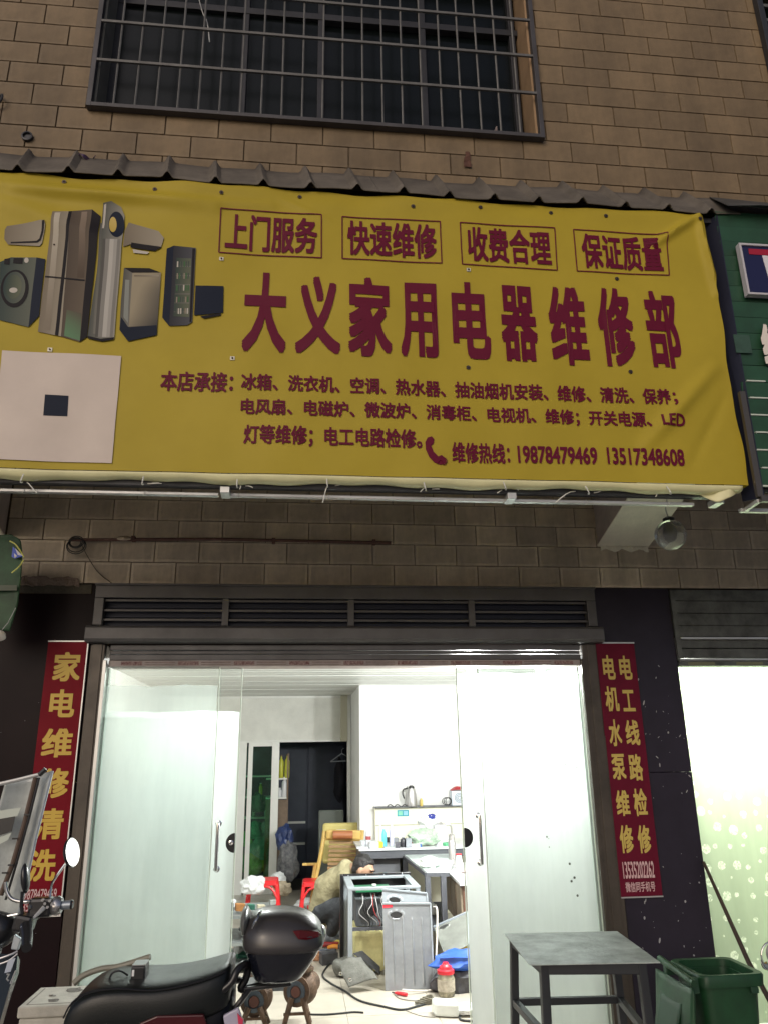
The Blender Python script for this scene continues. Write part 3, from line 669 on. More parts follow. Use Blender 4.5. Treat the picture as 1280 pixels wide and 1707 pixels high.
part('side_panel', MB().prism([(2.25, YB+.10, 4.43), (2.31, YB-.012, 4.43), (2.29, YB-.02, 2.72), (2.25, YB+.10, 2.74)], (.006, 0, 0)), mat('navy_sheet', (.012, .014, .03), .45), ns)
part('sign_frame', MB().bar((2.262, YB-.03, 2.72), (2.262, YB-.03, 3.3), .03, .022, up=(0, 1, 0)).bar((2.262, YB-.03, 2.71), (4.5, YB-.03, 2.71), .03, .03), mat('frame_bronze', (.10, .09, .08), .4, metal=.5), ns)
part('sign_frame', B(2.262, 4.5, YB+.14, YB+.17, 2.70, 2.72), m_steel_w, ns, bevel=.003)
part('sign_frame', MB().bar((2.262, YB-.02, 2.705), (2.29, YB+.16, 2.71), .018, .018), m_steel_w, ns)
part('back_panel', B(2.32, 4.5, YB+.012, YB+.02, 2.76, 4.45), mat('dark_backing', (.01, .012, .012), .7), ns)
m_navy = mat('sign_blue', (.012, .013, .06), .35)
bx = thing('blue_sign_box', 'small navy sign box with red and white strokes on the green slats', 'sign', (2.8, YB-.05, 3.9))
a, b, z0, z1 = 2.385, 4.0, 3.885, 4.215
part('face', B(a+.012, b, YB-.045, YB-.03, z0+.012, z1-.012), m_navy, bx)
part('rim', MB().box(a, b, YB-.055, YB-.02, z1-.012, z1).box(a, b, YB-.055, YB-.02, z0, z0+.012).box(a, a+.012, YB-.055, YB-.02, z0+.012, z1-.012), mat('sign_rim', (.5, .48, .5), .4), bx)
part('red_stroke', B(2.44, 3.4, YB-.048, YB-.0455, 4.148, 4.185), mat('sign_red', (.35, .01, .03), .4), bx)
part('white_stroke', MB().prism([(2.515, YB-.0475, 4.145), (2.60, YB-.0475, 4.145), (2.60, YB-.0475, 3.905), (2.535, YB-.0475, 3.905)], (0, .002, 0)), mat('sign_white', (.7, .68, .7), .4), bx)
lettering('纟', (1262, 540, 1292, 608), YB-.03, mat('sign_cream', (.75, .68, .6), .4), ns, .05, None, .004, name='character')
lettering('纟', (1264, 543, 1294, 611), YB-.02, mat('letter_side', (.08, .07, .07), .5), ns, .06, None, .004, name='character_side')
p = W(1232, 575, YB); part('paper_patch', B(p[0]-.04, p[0]+.05, YB-.022, YB-.018, p[2]-.06, p[2]+.05), mat('patch_green', (.04, .09, .06), .5, var=.3, vscale=30), ns)

# left edge green banner with its hanging strip
gb = thing('green_sun_shade', 'dark green fabric shade with a blue and white print at the left edge', 'sun shade', (-2.0, -.5, 2.5))
yg = -.35
pts_ = [(-60, 890), (20, 892), (38, 902), (41, 925), (40, 960), (34, 1010), (22, 1048), (-60, 1062)]
def shade_fn(u, v):
    y = 893+v*160; xr = np.interp(y, [893, 902, 925, 960, 1010, 1053], [22, 38, 41, 39, 33, 20]); x = -60+u*(xr+60)
    p = W(x, y, yg); return (p[0], yg+.05*sin(v*5)*(1-u)-.03*u*u, p[2])
part('fabric', MB().grid(shade_fn, 30, 40), mat('shade_green', (.02, .085, .03), .55, var=.7, vscale=5), gb, smooth=True, solid=.003)
part('grey_band', MB().grid(lambda u, v: (lambda p: (p[0], yg-.045, p[2]))(W(-30+u*63, 978+v*9, yg)), 6, 2), mat('band_grey', (.10, .12, .09), .6), gb)
part('printed_patch', MB().prism([W(22, 911, yg-.05), W(39, 927, yg-.05), W(25, 931, yg-.05), W(20, 928, yg-.05)], (0, .003, 0)), mat('patch_blue', (.05, .12, .7), .4), gb)
part('printed_patch', MB().prism([W(26, 914, yg-.054), W(38, 926, yg-.054), W(30, 925, yg-.054)], (0, .003, 0)).prism([W(24, 922, yg-.054), W(29, 927, yg-.054), W(25, 930, yg-.054)], (0, .003, 0)), mat('patch_white', (.85, .85, .95), .4), gb)
part('yellow_piping', MB().tube([W(17, 902, yg-.06), W(27, 908, yg-.06), W(38, 924, yg-.06), W(40, 929, yg-.06)], .0045, 6, smooth=4), mat('piping_yellow', (.85, .85, .25), .4), gb)
part('yellow_piping', MB().tube([W(40, 933, yg-.06), W(32, 945, yg-.06), W(20, 955, yg-.06)], .004, 6, smooth=4), MATS['piping_yellow'], gb)
part('stay_wire', MB().tube([W(27, 1013, yg-.05), W(14, 1038, yg-.05), W(4, 1050, yg-.05)], .0025, 5), m_steel_w, gb)
part('finial', disturb(MB().ell(W(2, 1060, yg-.05), .03, .02, .03, 12, 8), .01, 30, 1), mat('finial_pale', (.45, .43, .38), .6), gb, smooth=True)

# =================================================================== PILLARS
def gloss_pillar(name, col, spl):
    m = mat(name, col, .38, var=.35, vscale=2.5, spec=spl); return m
m_pl = gloss_pillar('maroon_paint', (.009, .0025, .004), .12); m_pr = gloss_pillar('plum_paint', (.026, .021, .034), .32)
m_fleck = mat('paint_fleck', (.36, .36, .36), .6)
def pillar(x0, x1, m, label, flecks, seed):
    t = thing('pillar', label, 'pillar', ((x0+x1)/2, 0, GZ))
    part('shaft', B(x0, x1, .0, .3, GZ, 1.39), m, t, bevel=.003); part('shaft', B(x0, x1, .001, .3, 1.393, Z0-.004), m, t, bevel=.003)
    rg = random.Random(seed); q = MB()
    for _ in range(flecks):
        x = rg.uniform(x0+.03, x1-.02); z = rg.choice([rg.uniform(.2, .9), rg.uniform(1.2, 2.1)]); r = .0012+.005*rg.random()**3; L = r*rg.uniform(1, 4); an = rg.uniform(-.9, .9)
        q.prism([(x+r*cos(t)*cos(an)-L*sin(t)*sin(an), -.0012, z+r*cos(t)*sin(an)+L*sin(t)*cos(an)) for t in [2*pi*i/7 for i in range(7)]], (0, .001, 0))
    part('paint_flecks', q, m_fleck, t, kind='stuff')
    return t
pillar(-3.4, -1.372, m_pl, 'dark maroon painted pillar left of the shop opening', 34, 1)
pillar(2.085, 2.645, m_pr, 'dark plum painted pillar speckled with paint right of the doors', 85, 2)
part('concrete_cap', B(-1.93, -1.40, -.006, .0, 2.585, 2.648), mat('cap_conc', (.09, .08, .06), .9, var=.4, bump=.5), bpy.data.objects['pillar'])
# red vertical signs
m_rs = mat('sign_crimson', (.19, .003, .012), .5, spec=.12, var=.15, vscale=4); m_gold = mat('sign_gold', (.58, .38, .04), .45); m_gold2 = mat('sign_gold_pale', (.56, .42, .10), .45)
m_alu = mat('aluminium', (.62, .62, .6), .35, metal=.7, var=.1); m_lp = mat('pale_print', (.62, .42, .42), .5)
sg = thing('vertical_sign', 'narrow red sign with one column of yellow characters left of the doors', 'sign', (-1.5, 0, .65))
part('panel', B(-1.632, -1.385, -.018, -.003, .655, 2.262), m_rs, sg); part('trim', B(-1.634, -1.383, -.021, -.003, 2.262, 2.270), m_alu, sg); part('trim', B(-1.634, -1.383, -.021, -.003, .647, .655), m_alu, sg); part('trim', B(-1.385, -1.378, -.022, -.003, .647, 2.27), m_alu, sg)
for ch, bb in (('家', (87, 1087, 137.5, 1136)), ('电', (81, 1149, 128, 1196)), ('维', (68, 1214, 124, 1263)), ('修', (66, 1280, 118, 1331)), ('清', (54, 1347, 109, 1400)), ('洗', (45, 1415, 96.5, 1470)), ):
    lettering(ch, bb, -.0185, m_gold, sg, .03, None, .001, name='character')
lettering('19878479469', (36, 1481, 96, 1500), -.0185, m_lp, sg, .01, None, .001); lettering('13517348608', (34, 1502, 93, 1520), -.0185, m_lp, sg, .01, None, .001)
sg2 = thing('vertical_sign', 'narrow red sign with two columns of yellow characters right of the doors', 'sign', (2.2, 0, .64))
m_rs2 = mat('sign_crimson_glare', (.13, .007, .024), .5, spec=.15, var=.2, vscale=5)  # duller, purpler than the left sign's crimson: glare put into the colour
part('panel', MB().box(2.056, 2.332, -.018, -.003, .645, 1.632), m_rs2, sg2); part('panel', MB().box(2.052, 2.330, -.02, -.003, 1.632, 2.252), m_rs2, sg2)
part('trim', B(2.05, 2.332, -.024, -.003, 2.252, 2.262), m_alu, sg2); part('trim', B(2.055, 2.334, -.022, -.003, .637, .645), m_alu, sg2)
for ch, bb in (('电', (1002, 1092, 1026, 1133)), ('机', (1006, 1144, 1032.6, 1186)), ('水', (1012, 1199, 1037, 1244)), ('泵', (1017, 1256.6, 1044, 1300)), ('维', (1024, 1317, 1050.6, 1360.6)), ('修', (1030, 1375, 1057, 1422.5)),
               ('电', (1029.5, 1093, 1054, 1133)), ('工', (1035, 1150, 1059, 1186)), ('线', (1039.6, 1200, 1067, 1242.5)), ('路', (1045, 1256.6, 1072.5, 1301.6)), ('检', (1053, 1314, 1080, 1360.6)), ('修', (1060, 1375, 1086, 1422.5))):
    lettering(ch, bb, -.022, m_gold2, sg2, .028, None, .001, name='character')
lettering('13535202262', (1036, 1435, 1091, 1465), -.0195, m_lp, sg2, .018, None, .001); lettering('微信同手机号', (1041, 1469, 1092, 1487.5), -.0195, m_lp, sg2, .015, None, .001)

# =================================================================== SHUTTER BOX, VENT, JAMBS
m_frame = mat('shutter_steel', (.13, .125, .125), .42, metal=.35, var=.25, vscale=6)
m_jamb = mat('jamb_bronze', (.085, .07, .055), .4, metal=.3, var=.35, vscale=6)
m_navyv = mat('vent_dark', (.012, .016, .035), .5, metal=.2)
vt = thing('vent_grille', 'wide dark louvred vent panel above the shop doors', 'vent', (.35, 0, 2.36))
part('frame', MB().box(-1.366, 2.078, -.03, .03, 2.555, 2.652).box(-1.366, -1.305, -.03, .03, 2.372, 2.555).box(2.012, 2.078, -.03, .03, 2.372, 2.555), m_frame, vt, bevel=.004)
part('top_lip', B(-1.37, 2.08, -.05, .0, 2.637, 2.65), m_frame, vt, bevel=.003)
for x in (-.508, .339, 1.182): part('mullion', B(x-.022, x+.022, -.018, .02, 2.372, 2.555), m_frame, vt, bevel=.002)
xs = [-1.305, -.53, -.486, .317, .361, 1.16, 1.204, 2.012]
for i in range(0, 8, 2):
    for z in (2.543, 2.476, 2.413): part('slat', MB().box(xs[i], xs[i+1], -.008, .012, z-.010, z+.006), m_frame, vt, bevel=.002)
    for z in (2.51, 2.445, 2.385): part('inner_slat', B(xs[i], xs[i+1], .03, .04, z-.012, z-.002), m_navyv, vt)
part('backing', B(-1.305, 2.012, .05, .06, 2.372, 2.555), m_navyv, vt)
sh = thing('roller_shutter', 'raised grey roller shutter housing across the shop opening', 'shutter', (.35, 0, 2.1))
part('housing', MB().rings([[(x, -.005, 2.366), (x, -.075, 2.36), (x, -.088, 2.345), (x, -.088, 2.275), (x, -.075, 2.256), (x, -.005, 2.25)] for x in (-1.392, 2.095)]), m_frame, sh, bevel=.003)
for z0_, z1_, y_ in ((2.212, 2.246, .01), (2.186, 2.208, .02), (2.146, 2.182, .008)): part('shutter_slat', B(-1.245, 1.945, y_, .045, z0_, z1_), m_frame, sh, bevel=.003)
tk = thing('door_track', 'aluminium top track with worn red label tape above the glass doors', 'door track', (.35, .03, 2.1))
part('track', B(-1.245, 1.945, .0, .17, 2.104, 2.143), mat('track_film', (.42, .36, .34), .5, var=.3, vscale=8), tk, bevel=.002)
m_lab = mat('label_red', (.12, .03, .03), .6, var=.6, vscale=60, var2=(.4, .3, .28))
m_lab2 = mat('label_line', (.30, .22, .20), .6, var=.4, vscale=40)
for i in range(9):
    x = -1.165+i*.364; 
    if x+.14 < 1.93: part('label', B(x, x+.135, -.0025, -.0005, 2.112, 2.136), m_lab, tk)
    if x+.34 < 1.93: part('label', B(x+.15, x+.345, -.0025, -.0005, 2.113, 2.118), m_lab2, tk); part('label', B(x+.15, x+.345, -.0025, -.0005, 2.126, 2.133), m_lab2, tk)
for x0_, x1_, xi, lb in ((-1.368, -1.268, -1.268, 'dark bronze door jamb left of the glass doors'), (1.948, 2.082, 1.948, 'dark bronze door jamb right of the glass doors')):
    j = thing('door_jamb', lb, 'door jamb', (x0_, 0, FZ)); s_ = 1 if xi > 0 else -1
    part('post', B(x0_+.004, x1_-.004, -.015, .19, GZ, 2.246), m_jamb, j, bevel=.004)
    part('groove', B((x0_+x1_)/2-.03, (x0_+x1_)/2+.03, -.022, -.016, GZ, 2.246), m_jamb, j, bevel=.002)
    part('rim', B(xi-.006 if s_ < 0 else xi-.016, xi+.016 if s_ < 0 else xi+.006, -.03, .0, GZ, 2.143), m_alu if s_ < 0 else m_jamb, j, bevel=.002)

# =================================================================== GLASS DOORS
m_film = film_mat('frosted_film', (.76, .81, .80), .94); m_film_t = film_mat('thin_film', (.8, .85, .83), .9, clear=.6); m_film_r = film_mat('frosted_film_right', (.60, .61, .60), .94)
m_film_g = film_mat('flower_film', (.50, .58, .42), .86, dots=True); m_cg = glass_mat('clear_glass'); m_gedge = mat('glass_edge', (.62, .72, .62), .25)
m_blk = mat('black_plastic', (.012, .012, .014), .35); m_chrome = mat('chrome', (.7, .7, .7), .12, metal=1.)
DB = FZ+.012
def door(x0, x1, y, filmtop, fm_, label, edges=('l', 'r')):
    d = thing('glass_door', label, 'door', ((x0+x1)/2, y, DB))
    part('pane', B(x0, x1, y, y+.008, DB, 2.104), m_cg, d)
    part('frosted_film', MB().grid(lambda u, v: (x0+.004+(x1-x0-.008)*u, y-.002, DB+.01+(filmtop-DB-.01)*v+(.004*sin(u*11)+.003*sin(u*29))*(v > .99)), 40, 20), fm_, d)
    if 'l' in edges: part('pane_edge', B(x0-.006, x0, y-.004, y+.012, DB, 2.104), m_gedge, d, bevel=.001)
    if 'r' in edges: part('pane_edge', B(x1, x1+.006, y-.004, y+.012, DB, 2.104), m_gedge, d, bevel=.001)
    return d
def handle(d, x, z0_, z1_, y):
    part('handle', MB().tube([(x, y, z1_), (x, y-.045, z1_), (x, y-.055, z1_-.02), (x, y-.055, z0_+.02), (x, y-.045, z0_), (x, y, z0_)], .0115, 10, smooth=3), m_chrome, d, smooth=True)
    for z in (z0_, z1_): part('handle_fixing', MB().lathe([(.02, 0), (.02, .006), (.012, .009)], (x, y, z), (0, -1, 0), 14), m_chrome, d, smooth=True)
dA = door(-1.262, -.536, .05, 1.985, m_film_t, 'frosted left sliding door panel without handle, nearest the left jamb')
dB = door(-1.262, -.392, .12, 1.822, m_film, 'frosted left sliding door panel with chrome handle and black lock')
dC = door(1.083, 1.945, .12, 2.06, m_film_r, 'frosted right sliding door panel with chrome handle and round black lock')
dD = door(1.218, 1.94, .05, 2.06, m_film_t, 'frosted right fixed glass panel speckled with dark spots')
hx = W(365, 1410, .1); handle(dB, -.497, .862, 1.128, .115)
hx = W(799, 1400, .04); handle(dC, W(799, 1360, .06)[0], .855, 1.14, .115)
def half_lock(d, cx, cz, r, side, y):
    q = MB(); pts = [(cx+side*.0, y, cz+r)]+[(cx+side*r*sin(t)*.95, y, cz+r*cos(t)) for t in [pi*i/14 for i in range(1, 14)]]+[(cx, y, cz-r)]
    q.prism(pts, (0, -.018, 0)); return part('lock', q, m_blk, d, bevel=.003)
lk = half_lock(dB, -.392, 1.012, .058, -1, .115)
part('lock_cylinder', MB().lathe([(.015, 0), (.015, .012), (.009, .014), (.006, .006)], (-.412, .096, 1.015), (0, -1, 0), 16), m_chrome, lk, smooth=True)
half_lock(dC, 1.083, 1.008, .060, 1, .112)
for x, y in ((931, 1268), (938, 1263), (942, 1275), (948, 1283), (961, 1279), (973, 1292), (918, 1326), (889, 1333), (868, 1345), (911, 1395), (914, 1398), (915, 1412), (949, 1440), (957, 1463), (952, 1469), (962, 1493)):
    p = W(x, y, .046); r = random.choice([.003, .004, .006]) if y < 1430 else .008
    part('dark_spot', MB().lathe([(r, 0), (r*.8, .0015)], (p[0], .047, p[2]), (0, -1, 0), 8), mat('spot_dirt', (.05, .05, .04), .6), dD)

# =================================================================== SHOP INTERIOR
RX0, RX1, RYB, CZ = -1.75, 2.54, 5.8, 2.36
m_wallw = mat('white_wall', (.82, .82, .80), .8, var=.06, vscale=2, bump=.1)
tagit(part('shop_wall', MB().box(RX0-.1, RX0, .19, RYB, FZ-.1, CZ), m_wallw, org=(RX0, 3, 0)), 'white left wall inside the shop', None, None, 'structure')
tagit(part('shop_wall', MB().box(RX1, RX1+.1, .2, 4.2, FZ-.1, CZ), m_wallw, org=(RX1, 2, 0)), 'white right wall inside the shop', None, None, 'structure')
tagit(part('shop_wall', MB().box(.71, RX1+.1, 4.2, 4.3, FZ-.1, CZ).box(.71, .80, 4.3, RYB, FZ-.1, CZ), m_wallw, org=(1.6, 4.25, 0)), 'white wall behind the workbench and kettle', None, None, 'structure')
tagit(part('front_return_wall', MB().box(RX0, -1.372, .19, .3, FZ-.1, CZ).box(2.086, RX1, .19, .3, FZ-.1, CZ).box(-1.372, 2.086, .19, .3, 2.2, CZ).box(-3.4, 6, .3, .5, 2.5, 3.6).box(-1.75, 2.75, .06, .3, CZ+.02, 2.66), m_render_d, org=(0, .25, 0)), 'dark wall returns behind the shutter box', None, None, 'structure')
fl = part('shop_floor', B(RX0, RX1, 0, RYB+2.2, FZ-.06, FZ-.006), mat('grout', (.12, .11, .09), .9), org=(0, 3, FZ)); tagit(fl, 'pale tiled shop floor', None, None, 'structure')
m_ftile = mat('floor_tile', (.46, .42, .35), .3, var=.16, vscale=3.5, rnd=.03)
ys = [0.0]+[1.271-.6+.6*i for i in range(13)]; xs_ = [.355+.6*i for i in range(-4, 6)]
for j in range(len(ys)-1):
    for i in range(len(xs_)-1):
        a0, a1 = max(xs_[i], RX0), min(xs_[i+1], RX1)
        if a1-a0 < .03 or (ys[j] > 5.9): continue
        part('floor_tile', B(a0+.0015, a1-.0015, ys[j]+.0015, ys[j+1]-.0015, FZ-.006, FZ), m_ftile, fl, fixn=False)
ce = part('shop_ceiling', B(RX0-.1, RX1+.1, .19, RYB+2.2, CZ+.012, CZ+.05), mat('ceiling_gap', (.25, .26, .24), .8), org=(0, 3, CZ)); tagit(ce, 'white plastic panel ceiling of the shop', None, None, 'structure')
m_cp = mat('ceiling_panel', (.72, .74, .70), .35, var=.12, vscale=3, rnd=.09)
yy = .31
while yy < RYB:
    part('ceiling_panel', B(RX0, RX1, yy+.009, yy+.191, CZ+random.uniform(-.003, .003), CZ+.01), m_cp, ce, bevel=.002); yy += .2
# lamps: two bare LED bars near the right-hand door
m_led = emit_mat('led_white', (.93, 1., .97), 55.)
for i, (px, py, lab) in enumerate(((785, 1116, 'lit white ceiling lamp, left of the two above the right door'), (900, 1114, 'lit white ceiling lamp, right of the two above the right door'))):
    p = W(px, py+7, .62); t = thing('ceiling_lamp', lab, 'lamp', p, 'lit ceiling lamps')
    part('lamp_tube', MB().lathe([(.02, -.005), (.034, .01), (.034, .04), (.02, .05)], (p[0], p[1], p[2]), (0, 0, 1), 20), m_led, t)
    part('lamp_base', MB().lathe([(.012, p[2]+.05-CZ), (.012, 0), (.06, 0), (.06, .012)], (p[0], p[1], CZ-.012), (0, 0, 1), 20), m_alu, t)
    L = bpy.data.lights.new('lamp_light', 'POINT'); L.energy = 215; L.color = (.98, 1., .97); L.shadow_soft_size = .09
    lo = bpy.data.objects.new('lamp_light', L); COL.objects.link(lo); lo.parent = t; lo.location = (0, 0, -.07)
# added lamp, none is seen here; it brightens the left of the shop
t = thing('ceiling_lamp', 'added ceiling lamp out of view, brightening the left of the shop', 'lamp', (-.6, 1.0, CZ-.05))
part('lamp_tube', B(-.9, -.3, .98, 1.02, CZ-.05, CZ-.02), m_led, t); part('lamp_base', B(-.92, -.28, .975, 1.025, CZ-.02, CZ-.001), m_alu, t)
L = bpy.data.lights.new('lamp_light', 'AREA'); L.shape = 'RECTANGLE'; L.size = .6; L.size_y = .05; L.energy = 36; L.color = (.98, 1., .97)
lo = bpy.data.objects.new('lamp_light', L); COL.objects.link(lo); lo.parent = t; lo.location = (0, 0, -.012)

# back partition with sliding doors
m_alw = mat('white_alloy', (.78, .78, .74), .4, metal=.1, var=.06)
pw = thing('partition_wall', 'white partition panel above the dark back doorway', 'partition', (0, RYB, 1.8))
pd0, pd1 = W(500, 1237, RYB)[2], CZ
part('panel', MB().box(RX0, .74, RYB+.02, RYB+.05, pd0+.03, CZ-.03), mat('stained_white', (.80, .80, .74), .7, var=.14, vscale=3, bump=.15), pw)
part('rail', B(RX0, .72, RYB, RYB+.06, pd0-.0, pd0+.03), m_alw, pw, bevel=.003); part('rail', B(RX0, .72, RYB, RYB+.06, CZ-.03, CZ), m_alw, pw)
part('post', B(.57, .66, RYB-.10, RYB+.02, pd0, CZ), mat('post_beige', (.5, .47, .36), .6), pw, bevel=.003)
part('post', B(.66, .705, RYB-.08, RYB+.05, FZ, CZ), m_alw, pw, bevel=.003)
part('post', B(W(405, 1300, RYB)[0]-.1, W(410, 1300, RYB)[0], RYB, RYB+.05, FZ, pd0), m_alw, pw)
m_gg = glass_mat('green_glass', (.55, .85, .68), .12)
sd = thing('sliding_door', 'green tinted sliding glass door with white posts at the back', 'door', (-.45, RYB, FZ))
a0 = W(417, 1300, RYB)[0]; a1 = W(459, 1300, RYB)[0]
part('stile', B(a0-.03, a0+.03, RYB+.0, RYB+.03, FZ, pd0), m_alw, sd, bevel=.003); part('stile', B(a1-.05, a1+.05, RYB-.03, RYB+.0, FZ, pd0), m_alw, sd, bevel=.003)
part('top_rail', B(a0+.03, a1-.05, RYB+.0, RYB+.03, pd0-.05, pd0), m_alw, sd); part('pane', B(a0+.03, a1-.05, RYB+.012, RYB+.018, FZ+.1, pd0-.05), m_gg, sd)
part('bottom_rail', B(a0+.03, a1-.05, RYB+.0, RYB+.03, FZ, FZ+.1), m_alw, sd); part('pane', B(a0-.3, a0-.03, RYB+.03, RYB+.036, FZ+.1, pd0-.05), m_gg, sd)
# back room
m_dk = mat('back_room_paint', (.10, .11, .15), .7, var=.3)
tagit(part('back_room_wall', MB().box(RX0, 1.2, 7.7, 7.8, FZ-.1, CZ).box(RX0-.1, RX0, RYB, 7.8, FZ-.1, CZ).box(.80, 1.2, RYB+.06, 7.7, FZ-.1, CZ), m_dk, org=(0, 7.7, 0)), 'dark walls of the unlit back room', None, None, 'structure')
m_bw = mat('wardrobe_blue', (.045, .055, .09), .5, var=.2)
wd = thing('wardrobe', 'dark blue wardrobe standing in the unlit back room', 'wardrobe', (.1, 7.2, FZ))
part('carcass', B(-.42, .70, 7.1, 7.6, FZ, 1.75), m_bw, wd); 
for i in range(2): part('wardrobe_door', B(-.40+i*.55, .13+i*.55, 7.07, 7.1, FZ+.05, 1.72), m_bw, wd, bevel=.004)
part('shelf_edge', B(-.35, .12, 7.03, 7.07, .62, .65), m_alw, wd); part('shelf_edge', B(-.35, .12, 7.03, 7.07, .33, .36), m_alw, wd)
ck = thing('bottle_shelf', 'narrow wooden shelf unit with bottles just inside the back doorway', 'shelf', (-.15, RYB+.1, FZ))
k0 = W(463, 1300, RYB+.1)[0]; k1 = W(479, 1300, RYB+.1)[0]; zs = W(470, 1297, RYB+.1)[2]; zs2 = W(470, 1329, RYB+.1)[2]
m_wd = mat('dull_wood', (.22, .15, .10), .6, var=.3, vscale=14)
part('shelf_board', B(k0-.15, k1, RYB+.08, RYB+.38, zs-.02, zs), m_alw, ck); part('shelf_board', B(k0-.15, k1, RYB+.08, RYB+.38, zs2-.02, zs2), m_alw, ck)
part('side_board', B(k1, k1+.02, RYB+.08, RYB+.38, FZ, 1.6), m_wd, ck); part('cupboard_door', B(k0-.15, k1, RYB+.085, RYB+.10, FZ, zs2-.03), m_wd, ck, bevel=.003)
m_ylb = mat('bottle_yellow', (.55, .55, .06), .35); m_whb = mat('bottle_white', (.8, .8, .82), .35)
def bottle(name, p, r, h, m, label, neck=.35, capm=None, cat='bottle', group=None):
    t = thing(name, label, cat, p, group)
    part('body', MB().lathe([(r*.9, 0), (r, .01), (r, h*.68), (r*.85, h*.76), (r*neck, h*.84), (r*neck, h*.93)], p, (0, 0, 1), 14), m, t, smooth=True)
    part('cap', MB().lathe([(r*neck*1.15, h*.93), (r*neck*1.15, h)], p, (0, 0, 1), 12), capm or m_whb, t); return t
bottle('spray_bottle', (k0+.045, RYB+.14, zs), .035, .30, m_ylb, 'yellow green bottle, left one on the upper back shelf', .4, m_wd)
bottle('spray_bottle', (k0+.125, RYB+.14, zs), .035, .31, m_ylb, 'yellow green bottle, right one on the upper back shelf', .4, m_wd)
bottle('lotion_bottle', (k0+.10, RYB+.14, zs2), .042, .26, m_whb, 'tall white bottle on the lower back shelf', .5)
bottle('small_jar', (k0+.03, RYB+.14, zs2), .028, .12, m_whb, 'small pale jar beside the white bottle on the lower back shelf', .6)
q = MB(); c = Vector(W(570, 1262, RYB+.4)); q.tube([c+Vector((-.16, 0, -.06)), c+Vector((0, 0, .05)), c+Vector((.16, 0, -.05)), c+Vector((-.16, 0, -.06))], .008, 5); q.tube([c+Vector((0, 0, .05)), c+Vector((.0, 0, .1)), c+Vector((.03, 0, .12))], .005, 5)
tagit(part('clothes_hanger', q, mat('hanger_grey', (.35, .38, .42), .5)), 'grey clothes hanger in the dark back doorway', 'hanger')
tagit(part('hanging_coat', disturb(MB().ell(W(566, 1300, RYB+.6), .08, .06, .30, 14, 12), .05, 7, 3), mat('coat_dark', (.012, .012, .018), .9), smooth=True), 'dark coat hanging inside the back doorway', 'coat')
tagit(part('wall_cable', MB().tube([W(586, 1240, RYB-.02), W(587, 1310, RYB-.02), W(586, 1325, RYB-.02)], .006, 6), m_alw), 'pale cable hanging down by the right side of the back doorway', 'cable')
def crumple(name, c, r, m, label, cat, seed, amp=.35, sc=9., sub=3, flat=True, sz=(1, 1, 1)):
    bm = bmesh.new(); bmesh.ops.create_icosphere(bm, subdivisions=sub, radius=1)
    q = MB()
    for v in bm.verts:
        n_ = v.co.normalized(); k_ = 1+amp*noise.noise(n_*2.1+Vector((seed, 0, 0)))+amp*.5*abs(noise.noise(n_*5.3+Vector((0, seed, 0))))-amp*.2
        v.co = n_*k_
    q.add([(c[0]+v.co.x*r*sz[0], c[1]+v.co.y*r*sz[1], c[2]+max(v.co.z, -.75)*r*sz[2]) for v in bm.verts], [tuple(v.index for v in f.verts) for f in bm.faces]); bm.free()
    return tagit(part(name, q, m, smooth=not flat), label, cat)
m_bblue = mat('bag_blue', (.02, .04, .14), .4, var=.5, vscale=12); m_bwht = mat('bag_white', (.8, .82, .82), .35, var=.2, vscale=20); m_bgreen = mat('bag_green', (.5, .66, .5), .4, var=.4, vscale=22)
crumple('plastic_bag', W(475, 1398, 5.3), .14, m_bblue, 'blue plastic bag at the foot of the back doorway', 'bag', 1, sz=(.8, .8, 1.2))
crumple('sack', W(480, 1440, 5.2), .17, mat('sack_dark', (.05, .05, .06), .8, var=.6, vscale=20, var2=(.2, .2, .2)), 'dark patterned sack below the blue bag in the doorway', 'sack', 2, sz=(.8, .7, 1.5), flat=False)
crumple('white_bag', W(463, 1466, 4.9), .10, m_bwht, 'white crumpled bag on the floor before the sliding door', 'bag', 3, sz=(1, .8, .8))
crumple('paper_scraps', W(470, 1483, 4.6), .11, mat('paper_tan', (.5, .42, .3), .7, var=.4, vscale=20), 'tan crumpled paper behind the left red stool', 'paper', 4, sz=(1, .7, .8))
# clutter behind the green glass
for i, (px, py, r, col, lb) in enumerate(((425, 1385, .12, (.1, .35, .25), 'teal'), (437, 1415, .16, (.25, .5, .42), 'mint'), (424, 1440, .15, (.5, .55, .08), 'yellow'), (448, 1440, .12, (.55, .6, .1), 'lime'), (444, 1380, .08, (.5, .6, .6), 'pale'), (412, 1440, .12, (.08, .3, .12), 'green'), (408, 1400, .10, (.2, .5, .1), 'leaf green'), (430, 1340, .13, (.12, .2, .16), 'dark'))):
    crumple('bundle', W(px, py, 6.25), r, mat('bundle_%s' % lb.replace(' ', '_'), col, .6, var=.4, vscale=14), lb+' bundle heaped behind the green glass door', 'bundle', 10+i, sz=(1, .8, 1.1))
gs = thing('glass_shelf', 'glass shelf rack behind the green sliding door', 'shelf', (-.6, 6.5, FZ))
for z in (.75, 1.02, 1.3): part('shelf_board', B(-1.2, -.32, 6.4, 6.7, z-.01, z+.01), m_alw, gs)
part('side_board', B(-.32, -.30, 6.4, 6.7, FZ, 1.6), m_alw, gs)
for i in range(7):
    bottle('shelf_bottle', (-.95+i*.085, 6.45, 1.03 if i % 2 else .76), .026, .14+.02*(i % 3), [m_whb, m_bgreen, m_ylb][i % 3], '%s bottle, number %s from the left on the %s shelf behind green glass' % (['white', 'mint green', 'yellow'][i % 3], ['one', 'two', 'three', 'four', 'five', 'six', 'seven'][i], 'middle' if i % 2 else 'lower'), .5, None, 'bottle', 'bottles behind the green glass')

